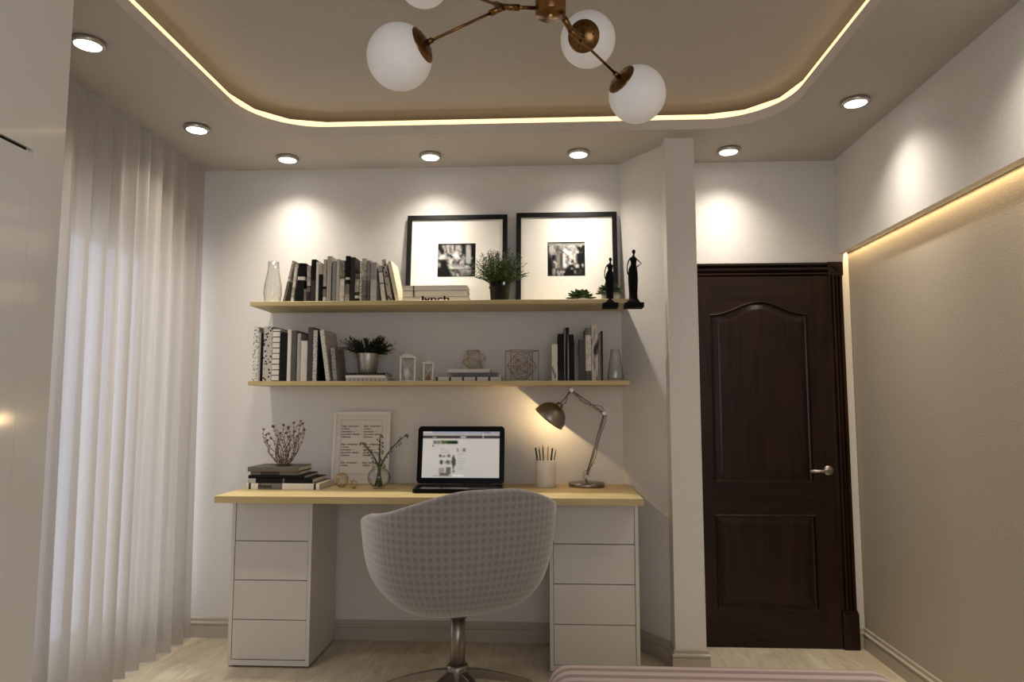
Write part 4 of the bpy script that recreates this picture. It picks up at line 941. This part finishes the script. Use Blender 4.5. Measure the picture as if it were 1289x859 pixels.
# vase with drooping stems on the desk
vx = PZ(479, 614, DT).x; vy = 3.74; R_ = 0.062
t = thing('flower_vase', 'round clear glass vase with three drooping green stems on the desk', 'vase', (vx, vy, DT))
op = [(0.0001, 0.0003), (0.030, 0.0003)] + [(R_ * cos(a), 0.058 + 0.058 * sin(a)) for a in [radians(v) for v in (-62, -45, -25, 0, 25, 45, 58)]] + [(0.034, 0.112), (0.038, 0.118)]
ip = [(0.035, 0.118), (0.031, 0.111)] + [((R_ - .003) * cos(a), 0.058 + 0.055 * sin(a)) for a in [radians(v) for v in (56, 45, 25, 0, -25, -45, -60)]] + [(0.0001, 0.009)]
MB().lathe(op + ip, 40, (vx, vy, DT)).build('glass_body', M_GLASS, t)
m = MB(); bl = MB(); rng = random.Random(8)
for (qx, qz), b0 in (((-22, 31), (.014, .012)), ((1, 40), (0, .008)), ((34, 41), (-.018, .012))):
    b = Vector((vx + b0[0], vy, DT + b0[1])); mid = Vector((vx + qx * .05 * .0043, vy, DT + .118)); k_ = 3.74 / 873
    e = Vector((vx + qx * k_, vy + rng.uniform(-.02, .01), DT + .118 + (qz - 2) * k_))
    pts = [b, b.lerp(mid, .5), mid] + [mid.lerp(e, s_) + Vector((-.012 * sin(pi * s_) * (1 if qx > 5 else -.5 if qx < -5 else 0), 0, .010 * sin(pi * s_))) for s_ in (.2, .4, .6, .8, 1)]
    m.tube(pts, [.007, .0068, .0056, .0046, .0040, .0034, .0026, .0018], 7)
    for s_ in range(2, 8):
        for q in range(3):
            p = pts[s_] if s_ == 7 else pts[s_].lerp(pts[s_ + 1], q / 3); v = Vector((rng.uniform(-1, 1) + (.5 if qx > 0 else -.2), rng.uniform(-1, 1), .3)).normalized()
            p2 = p + v * .012; p3 = p2 + v * .006 + Vector((0, 0, -.012)); m.tube([p, p2, p3], [.0016, .0013, .0011], 4); bl.sphere(p3, .0046, 8, 6, (1, 1, 1.3))
m._add(bl.v, bl.f, True, mi=1); m.build('stems', [M_STEM, M_BELL], t)

# ------------------------------------------------------------------ lanterns
def lantern(px0, px1, ytop, yroof, label, rz):
    Y = 3.82; x0 = PY(px0, 470, Y).x; x1 = PY(px1, 470, Y).x; w = (x1 - x0); cx_ = (x0 + x1) / 2; hb = PY(px0, yroof, Y).z - S2; ht = PY(px0, ytop, Y).z - S2
    t = thing('lantern', label, 'lantern', (cx_, Y, S2 + .0003)); Mm = Matrix.Translation((cx_, Y, S2 + .0003)) @ Matrix.Rotation(rz, 4, 'Z'); a = w / 2 * .80; p = .0035
    m = MB(); m.box(-a, a, -a, a, 0, .006)
    for sx_ in (-1, 1):
        for sy_ in (-1, 1): m.box(sx_ * a - p * (sx_ > 0) * 2, sx_ * a + p * 2 * (sx_ < 0), sy_ * a - p * 2 * (sy_ > 0), sy_ * a + p * 2 * (sy_ < 0), .006, hb - .006)
    m.box(-a - .003, a + .003, -a - .003, a + .003, hb - .006, hb); m.xf(Mm).build('frame', M_WHITE, t)
    m = MB()
    for k in range(4):
        Rk = Matrix.Rotation(k * pi / 2, 4, 'Z'); q = MB(); q.tube([(-a + p, -a + p, .008), (a - p, -a + p, hb - .008)], .0013, 5); q.tube([(a - p, -a + p * 1.3, .008), (-a + p, -a + p * 1.3, hb - .008)], .0013, 5); q.xf(Mm @ Rk); m._add(q.v, q.f)
    m.build('cross_bars', M_WHITE, t)
    m = MB(); b = a + .005; c2 = a * .35; z1_ = hb + (ht - hb) * .55
    m._add([(-b, -b, hb), (b, -b, hb), (b, b, hb), (-b, b, hb), (-c2, -c2, z1_), (c2, -c2, z1_), (c2, c2, z1_), (-c2, c2, z1_)], [(0, 3, 2, 1), (4, 5, 6, 7), (0, 1, 5, 4), (1, 2, 6, 5), (2, 3, 7, 6), (3, 0, 4, 7)])
    rf = m.xf(Mm).build('roof', M_WHITE, t)
    q = MB(); r_h = a * .30; q.tube([(r_h * cos(x), 0, z1_ + r_h * .9 * sin(x)) for x in [pi * i / 10 for i in range(11)]], .0012, 6); q.xf(Mm).build('handle', M_WHITE, rf)
    MB().lathe([(0.0001, .006), (a * .42, .006), (a * .42, hb * .52), (0.0001, hb * .50)], 20, Mm.translation).build('candle', mat('tan_wax', rgb(160, 122, 86), .6) if w < .09 else M_PORC, t)
    return t
lantern(501, 524.5, 442.5, 450, 'larger white lantern with crossed bars on the lower shelf', radians(14))
lantern(531, 547, 453, 457.5, 'smaller white lantern holding a tan candle on the lower shelf', radians(10))

# ------------------------------------------------------------------ glass polyhedron
def ico(r):
    b = bmesh.new(); bmesh.ops.create_icosphere(b, subdivisions=1, radius=r); vs = [v.co.copy() for v in b.verts]; b.verts.index_update(); es = [(e.verts[0].index, e.verts[1].index) for e in b.edges]; fs = [tuple(v.index for v in f.verts) for f in b.faces]; b.free(); return vs, es, fs
gx = PY(597, 450, 3.84); Z0 = S2 + 0.0672; Rr_ = 0.067
t = thing('glass_polyhedron', 'faceted clear glass polyhedron with metal edges on the short book stack', 'ornament', (gx.x, 3.84, Z0))
vs, es, fs = ico(Rr_)
# rotate so that one face lies flat on the book
f0 = fs[0]; nrm = (vs[f0[0]] + vs[f0[1]] + vs[f0[2]]).normalized(); Q = nrm.rotation_difference(Vector((0, 0, -1))).to_matrix(); vs = [Q @ v for v in vs]
Q2 = Matrix.Rotation(.35, 3, 'Z'); vs = [Q2 @ v for v in vs]; zmin = min(v.z for v in vs); cc = Vector((gx.x, 3.84, Z0 - zmin + 0.0012))
m = MB(); m._add([v * 0.985 + cc for v in vs], fs); m.build('glass_panels', _pane(0.22), t)
m = MB()
for a, b in es: m.tube([vs[a] + cc, vs[b] + cc], .0013, 6)
m.build('metal_edges', M_GOLD, t)
# ------------------------------------------------------------------ copper cube with nested polyhedra
cA = PY(643, 478, 3.775); cB = PY(680, 478, 3.775); L = 0.158
t = thing('wire_cube', 'copper wire cube holding nested wire polyhedra on the lower shelf', 'ornament', (cA.x, 3.775, S2))
rz = radians(17); Mm = Matrix.Translation((cA.x, 3.785, S2 + .0022)) @ Matrix.Rotation(rz, 4, 'Z'); m = MB(); hL = PY(660, 440.3, 3.78).z - S2 - .003
cs = [Vector((x * L, y * L * .8, z * hL)) for x in (0, 1) for y in (0, 1) for z in (0, 1)]
for i in range(8):
    for j in (1, 2, 4):
        if not i & j: m.tube([Mm @ cs[i], Mm @ cs[i | j]], .0019, 6)
m.build('cube_frame', M_COPPER, t)
m = MB(); c0 = Mm @ Vector((L / 2, L * .4, hL / 2))
for rr, ro, th in ((hL * .50, .5, .0012), (hL * .30, 1.1, .0010)):
    vs, es, fs = ico(rr); Q = Matrix.Rotation(ro, 3, 'Y') @ Matrix.Rotation(ro * .7, 3, 'X'); vs = [Q @ v for v in vs]
    top = max(v.z for v in vs); vs = [v * min(1, (hL / 2 - .001) / top) for v in vs]
    for a, b in es: m.tube([c0 + vs[a], c0 + vs[b]], th, 5)
m.build('nested_polyhedra', M_COPPER, t)
# ------------------------------------------------------------------ gold wire spheres
def wire_sphere(px, py, r, label, y):
    x = PY(px, py, y).x; t = MB(); c0 = Vector((x, y, DT + r + .0015)); rng = random.Random(int(px))
    for k in range(6):
        ax = Vector((rng.uniform(-1, 1), rng.uniform(-1, 1), rng.uniform(-1, 1))).normalized(); Q = ax.to_track_quat('Z', 'Y').to_matrix()
        t.tube([c0 + Q @ Vector((r * cos(2 * pi * i / 28), r * sin(2 * pi * i / 28), 0)) for i in range(29)], .0018 if r > .03 else .0014, 5, caps=False)
    o = t.build('wire_sphere', M_GOLD); tag(o, label, 'ornament'); return o
wire_sphere(430.5, 605, .037, 'larger gold wire sphere on the desk beside the book stack', 3.78)
wire_sphere(445, 610, .021, 'smaller gold wire sphere on the desk, left of the glass vase', 3.73)

# ------------------------------------------------------------------ figurines
def figurine(label, cx_, cy_, z0, h, slab):
    t = thing('figurine', label, 'figurine', (cx_, cy_, z0))
    w, sd = slab; MB().box(cx_ - w, cx_ + w, cy_ - 0.052, cy_ + 0.03, z0, z0 + 0.026).build('base', M_MATTE, t, bevel=.002)
    m = MB(); zb = z0 + .026; Hh = h - .026
    prof = [(.185, .0, 0), (.13, .05, 0), (.095, .10, 0), (.088, .16, 0), (.098, .30, 0), (.105, .42, 0), (.104, .55, -.0), (.092, .64, .0), (.058, .72, .004), (.066, .78, .004), (.078, .83, .002), (.030, .872, .004), (.018, .90, .006), (.02, .915, .006)]
    n = 20; vs = []
    for r, zf, ox in prof:
        for k in range(n): vs.append((cx_ + ox + r * Hh * .84 * cos(2 * pi * k / n), cy_ + r * Hh * .50 * sin(2 * pi * k / n), zb + zf * Hh))
    m._add(vs, [(i * n + k, i * n + (k + 1) % n, (i + 1) * n + (k + 1) % n, (i + 1) * n + k) for i in range(len(prof) - 1) for k in range(n)] + [tuple(range(n - 1, -1, -1))], True)
    m.sphere((cx_ + .006, cy_, zb + .955 * Hh), .036 * Hh, 16, 10, (.9, 1, 1.2))
    # right arm akimbo, left arm hanging
    S_ = lambda x, z: Vector((cx_ + x * Hh, cy_ - .004, zb + z * Hh))
    m.tube([S_(.035, .845), S_(.085, .80), S_(.150, .735), S_(.10, .69), S_(.045, .655)], [.013 * Hh, .012 * Hh, .009 * Hh, .009 * Hh, .01 * Hh], 8)
    m.tube([S_(-.035, .845), S_(-.078, .78), S_(-.098, .70), S_(-.105, .62), S_(-.095, .55), S_(-.06, .51)], [.013 * Hh, .012 * Hh, .010 * Hh, .010 * Hh, .012 * Hh, .02 * Hh], 8)
    m.build('body', M_MATTE, t)
# both stand on black slabs set into the front edge of the shelf
fb = PY(799, 387, 3.655); ft = PY(800, 314.5, 3.70)
figurine('tall black abstract figurine with one hand on hip, right end of the upper shelf', fb.x, 3.708, fb.z + .001, ft.z - fb.z + .003, (0.050, 0))
fb = PY(769, 387, 3.655); ft = PY(770, 325.5, 3.72)
figurine('smaller black abstract figurine in front of the succulent on the upper shelf', fb.x, 3.712, fb.z + .001, ft.z - fb.z + .003, (0.041, 0))

# ------------------------------------------------------------------ framed text on the desk
TL, TRr = PY(420.5, 518, 3.975), PY(490.9, 518, 3.975); BL = PZ(416.5, 609.5, DT)
ztop = TL.z; yb = 3.93; hgt = ztop - DT; lean = math.asin((3.978 - yb) / hgt * .9); x0, x1 = (TL.x + PY(416, 609, 3.93).x) / 2, (TRr.x + PY(489.5, 609, 3.93).x) / 2
t = thing('picture_frame', 'white framed page of printed text leaning on the wall behind the vase', 'picture frame', ((x0 + x1) / 2, yb, DT))
w = (x1 - x0) / 2; Mm = Matrix.Translation(((x0 + x1) / 2, yb, DT + .001)) @ Matrix.Rotation(-lean, 4, 'X'); b = .016
m = MB(); m.box(-w, w, 0, .016, 0, b).box(-w, w, 0, .016, hgt - b, hgt).box(-w, -w + b, 0, .016, b, hgt - b).box(w - b, w, 0, .016, b, hgt - b); m.xf(Mm).build('frame', M_WHITE, t, bevel=.001)
MB().box(-w + b, w - b, .005, .012, b, hgt - b).xf(Mm).build('paper', mat('cream_paper', rgb(220, 214, 204), .85), t)
m = MB(); e = .0006; X0, X1, Z0_, Z1_ = -w + .045, w - .045, .055, hgt - .048
for a_ in ((X0, X1, Z1_ - e, Z1_ + e), (X0 - e, X0 + e, Z0_, Z1_), (X1 - e, X1 + e, Z0_, Z1_), (X0, X1, Z0_ - e, Z0_ + e)): m.box(a_[0], a_[1], .0042, .005, a_[2], a_[3])
m.xf(Mm).build('printed_border', mat('print_grey', rgb(110, 104, 98), .8), t)
LN = ['Sapa  cempiteur', 'a thena', 'mevenatu —', 'me utram daiude', 'Dalmeca']
body = bpy.data.meshes.new('x'); rows_ = []
PR = mat('print_dark', rgb(92, 87, 82), .8)
cols_ = [X0 + .004, X0 + (X1 - X0) * .54]
for cxx in cols_:
    s_ = []
    zline = Z1_ - .040
    for blk in range(3):
        for i, ln in enumerate(LN):
            if blk == 2 and i > 1: break
            s_.append((ln, zline)); zline -= .0155
        zline -= .026
    for ln, zl in s_:
        if zl < Z0_: continue
        text_mesh('printed_line', ln, .0150, Mm @ Matrix.Translation((cxx, .0040, zl)) @ Matrix.Rotation(radians(90), 4, 'X'), PR, t, shear=.35, bold=.0002)

# ------------------------------------------------------------------ laptop
yh = 3.745; xl, xr = PY(524, 610, yh).x, PY(634.5, 610, yh).x; yf = PZ(524, 621.5, DT + .012).y
t = thing('laptop', 'open black laptop showing a white web page, standing on the desk', 'laptop', ((xl + xr) / 2, yh, DT))
yf = yh - .21; m = MB(); m.prism([(xl + .028, yf), (xr - .028, yf), (xr - .018, yf + .012), (xr - .004, yh + .01), (xl + .004, yh + .01), (xl + .018, yf + .012)], DT + .002, DT + .022); bs = m.build('keyboard_base', mat('glossy_black', rgb(4, 4, 4), .28, Specular_IOR_Level=.14), t)
MB().box(xl + .05, xl + .16, yf + .02, yf + .06, DT + .0222, DT + .0226).box(xl + .17, xr - .17, yf + .02, yf + .06, DT + .0222, DT + .0226).build('touchpad', mat('silver_plastic', rgb(120, 116, 110), .3, .6), bs)
m = MB()
for a in range(13):
    for b in range(4): kx = xl + .035 + a * (xr - xl - .07) / 13; m.box(kx, kx + .024, yh - .10 + b * .022, yh - .10 + b * .022 + .017, DT + .022, DT + .0245)
m.build('keys', M_MATTE, bs)
zt = PY(578, 536.5, yh + .04).z; Hs = zt - (DT + .024); ang = math.asin(.05 / Hs); Wl = xr - xl
Mm = Matrix.Translation((xl, yh, DT + .026)) @ Matrix.Rotation(-ang, 4, 'X')
m = MB(); m.prism(rect_round(0, Wl, 0, Hs, .020, 6), 0, .014, 'y', smooth=True); lid = m.xf(Mm).build('lid', mat('glossy_black', rgb(4, 4, 4), .28, Specular_IOR_Level=.14), t)
# web page
PW, PH = 96, 66
pg = [[(.56, .54, .52)] * PW for _ in range(PH)]
def rc(x0_, x1_, y0_, y1_, c_, jit=0.0):
    for j in range(int(y0_ * PH), max(int(y0_ * PH) + 1, int(y1_ * PH))):
        for i in range(int(x0_ * PW), max(int(x0_ * PW) + 1, int(x1_ * PW))):
            if 0 <= i < PW and 0 <= j < PH: f = 1 + random.uniform(-jit, jit); pg[j][i] = tuple(max(0, k * f) for k in c_)
gr = lambda v: (v, v * .98, v * .96)
rc(0, 1, 0, .035, (.30, .33, .45), .3); rc(0, .13, 0, .035, gr(.55)); rc(.80, .89, .02, .045, gr(.04)); rc(0, 1, .036, .10, (.42, .40, .40)); rc(.1, .78, .07, .08, gr(.36), .2)
rc(0, 1, .105, .165, (.045, .035, .035)); rc(.13, .18, .125, .15, gr(.4)); rc(.49, .57, .12, .15, gr(.5)); rc(.785, .795, .03, .53, (.45, .50, .6))
rc(.14, .26, .20, .28, (.20, .22, .18), .7); rc(.26, .34, .20, .28, (.07, .11, .03), .5); rc(.33, .46, .20, .28, (.015, .03, .01), .6); rc(.13, .15, .30, .34, gr(.10)); rc(.17, .26, .31, .32, gr(.42))
rc(.24, .25, .38, .42, gr(.2)); rc(.25, .29, .37, .375, gr(.3)); rc(.28, .33, .41, .42, gr(.35), .2); rc(.35, .36, .41, .43, gr(.25)); rc(.23, .36, .455, .46, gr(.4))
rc(.22, .25, .51, .57, gr(.06), .5); rc(.27, .31, .53, .57, gr(.25), .6); rc(.33, .37, .51, .57, gr(.12), .6); rc(.23, .28, .63, .72, (.06, .08, .05), .6); rc(.29, .32, .66, .69, gr(.3), .4); rc(.32, .37, .63, .72, gr(.16), .7)
rc(.22, .30, .80, .92, gr(.32), .3); rc(.32, .38, .78, .93, gr(.12), .3); rc(.23, .36, .90, .96, (.14, .11, .09), .3); rc(.15, .50, .965, .98, (.3, .26, .22)); rc(.40, .55, .95, .975, gr(.8))
for dy, w_ in ((.53, .012), (.57, .02), (.61, .026), (.65, .03), (.69, .026), (.73, .018), (.77, .01)): rc(.415 - w_, .415 + w_, dy, dy + .04, (.05, .085, .035), .4)
rc(.413, .42, .81, .85, (.12, .09, .06)); rc(.40, .43, .85, .88, gr(.08)); rc(.40, .425, .88, .92, gr(.42))
rc(.455, .475, .37, .44, gr(.22), .5); rc(.50, .515, .40, .43, gr(.3)); rc(.53, .565, .37, .44, gr(.18), .5)
for k in range(9): rc(.46, .46 + random.choice((.05, .08, .11)), .47 + k * .045, .475 + k * .045, (.40, .40, .46))
bz = .023; O = Mm @ Vector((bz + .004, -.0008, Hs - bz - .006)); U = Mm.to_3x3() @ Vector((Wl - 2 * bz - .008, 0, 0)); V = Mm.to_3x3() @ Vector((0, 0, -(Hs - 2 * bz - .014)))
image_plane('screen', pg, O, U, V, M_SCREEN, lid)

# ------------------------------------------------------------------ pencil cup and pencils
px_, py_ = PY(687, 600, 3.85).x, 3.85; k_ = 3.85 / 873; R_ = 12.8 * k_; hc = PY(687, 580, 3.81).z - DT
t = MB().lathe([(0.0001, 0), (R_ - .002, 0), (R_, .002), (R_, hc - .001), (R_ - .001, hc), (R_ - .004, hc), (R_ - .004, .006), (0.0001, .006)], 48, (px_, py_, DT + .0002)).build('pencil_cup', M_PORC)
tag(t, 'plain white cylindrical pencil cup on the desk beside the lamp', 'cup')
pens = [(-12, 19, 'black', 'leftmost black pen leaning out of the white cup'), (-8, 21.5, 'dark', 'dark sharpened pencil, second from the left in the cup'), (-3.5, 23.5, 'wood', 'tallest pencil in the cup, dark with a pale tip'), (3, 22, 'tan', 'tan wooden pencil right of the tallest one'), (8.0, 18.5, 'black', 'thick black pen on the right side of the cup'), (12.2, 18, 'tan2', 'short brown pencil at the far right of the cup')]
tone = {'black': rgb(20, 18, 17), 'dark': rgb(52, 38, 28), 'wood': rgb(40, 30, 24), 'tan': rgb(150, 118, 84), 'tan2': rgb(110, 80, 56)}
for dx, dz, c_, lab in pens:
    top = Vector((px_ + dx * k_ * 1.05, py_ - .004, DT + hc + (dz - 4) * k_)); bot = Vector((px_ + dx * k_ * .45, py_ + .012 * (1 if dx > 0 else -1), DT + .0105)); ax = (top - bot).normalized(); r0 = .0048 if 'black' in c_ else .0040
    o = thing('pen' if c_ == 'black' else 'pencil', lab, 'pen' if c_ == 'black' else 'pencil', bot, group='pens and pencils in the white cup')
    m = MB().tube([bot, top - ax * .018] if c_ != 'black' else [bot, top], r0, 6 if c_ != 'black' else 10); m.build('barrel', mat('pencil_' + c_, tone[c_], .45), o)
    if c_ != 'black': MB().tube([top - ax * .018, top - ax * .003, top], [r0, .0012, .0004], 8).build('tip', mat('bare_wood_tip', rgb(178, 146, 108), .7), o)

# ------------------------------------------------------------------ desk lamp
lx, ly = PY(738.5, 612, 3.885).x, 3.885
t = thing('desk_lamp', 'brushed steel architect desk lamp with a domed shade, switched on', 'lamp', (lx, ly, DT))
MB().lathe([(0.0001, 0), (.097, 0), (.099, .002), (.099, .019), (.097, .021), (0.0001, .021)], 56, (lx, ly, DT + .0003)).build('base', M_STEEL, t)
A = Vector((lx, ly, DT + .02)); B = PY(738, 600, ly); Bk = PY(760.5, 520.5, ly); T_ = PY(719.5, 491.5, ly - .03); Pv = PY(703.5, 511, ly - .066)
MB().tube([A, A.lerp(B, .6), B], [.006, .004, .004], 10).build('post', M_STEEL, t)
def joint2(c, r, parent=t):
    MB().tube([c + Vector((0, -.012, 0)), c + Vector((0, .012, 0))], r, 14).build('joint', M_STEEL, parent)
off = Vector((.005, 0, .002))
MB().tube([B, Bk], .0042, 8).build('lower_arm', M_STEEL, t); MB().tube([B + Vector((.009, .004, -.002)), Bk + Vector((.009, .004, -.002))], .0022, 6).build('tension_rod', M_STEEL, t)
MB().tube([Bk, T_], .0038, 8).build('upper_arm', M_STEEL, t); MB().tube([Bk + Vector((-.004, .004, -.009)), T_ + Vector((-.004, .004, -.009))], .0020, 6).build('tension_rod', M_STEEL, t)
MB().tube([T_, Pv], .0036, 8).build('neck', M_STEEL, t)
for c_, r in ((B, .010), (Bk, .011), (T_, .011), (Pv, .010)): joint2(c_, r)
def cable(pts):
    P = [Vector(p) for p in pts]; out = []
    for i in range(len(P) - 1):
        p0, p1, p2, p3 = P[max(0, i - 1)], P[i], P[i + 1], P[min(len(P) - 1, i + 2)]
        for s_ in range(6):
            u_ = s_ / 6; out.append(.5 * ((2 * p1) + (-p0 + p2) * u_ + (2 * p0 - 5 * p1 + 4 * p2 - p3) * u_ * u_ + (-p0 + 3 * p1 - 3 * p2 + p3) * u_ ** 3))
    return out + [P[-1]]
q = lambda a, b, dy=0: PY(a, b, ly + .012 + dy)
MB().tube(cable([q(707, 510), q(712, 507), q(713.5, 502), q(716, 494), q(722, 493), q(728, 500), q(733, 506), q(740, 509), q(747, 510), q(757, 512), q(761, 519), q(763, 528), q(757, 545), q(752.5, 560), q(750, 575), q(744, 588), q(736, 594), q(734.5, 600), q(737.5, 606), q(739.5, 611.0, -.012)]), .0017, 6).build('cable', mat('dark_cable', rgb(52, 44, 38), .6), t)
# shade: half dome opening down and to the left
sc0 = PY(690.5, 523.5, ly - .045); axd = (_r * .60 + _u * .78 - _f * .08).normalized()
Q = axd.to_track_quat('Z', 'Y').to_matrix(); r = 0.091; n_ = 12
cS = PY(690.5, 528.0, ly - .055)
prof = [(r * cos(pi / 2 * i / n_), r * 1.04 * sin(pi / 2 * i / n_)) for i in range(n_)] + [(0.014, r * 1.04), (0.013, r * 1.04 - .003)] + [((r - .002) * cos(pi / 2 * i / n_), (r - .002) * 1.04 * sin(pi / 2 * i / n_)) for i in range(n_ - 1, -1, -1)]
shd = MB().lathe(prof, 48, cS, Q).build('shade', mat('brushed_gunmetal', rgb(150, 141, 130), .38, 1.0), t)
MB().lathe([(0.0001, r * 1.0), (.021, r * 1.0), (.022, r * 1.08), (.016, r * 1.2), (0.0001, r * 1.22)], 24, cS, Q).build('socket_cap', M_STEEL, shd)
MB().sphere(cS + Q @ Vector((0, 0, r * .56)), .022, 20, 12).build('bulb', emis('warm_bulb', (1, .78, .45, 1), 12.0), shd)
light('desk_lamp_light', 'POINT', cS + Q @ Vector((0, 0, r * .05)), 8.0, (1.0, .70, .36), shadow_soft_size=.012)
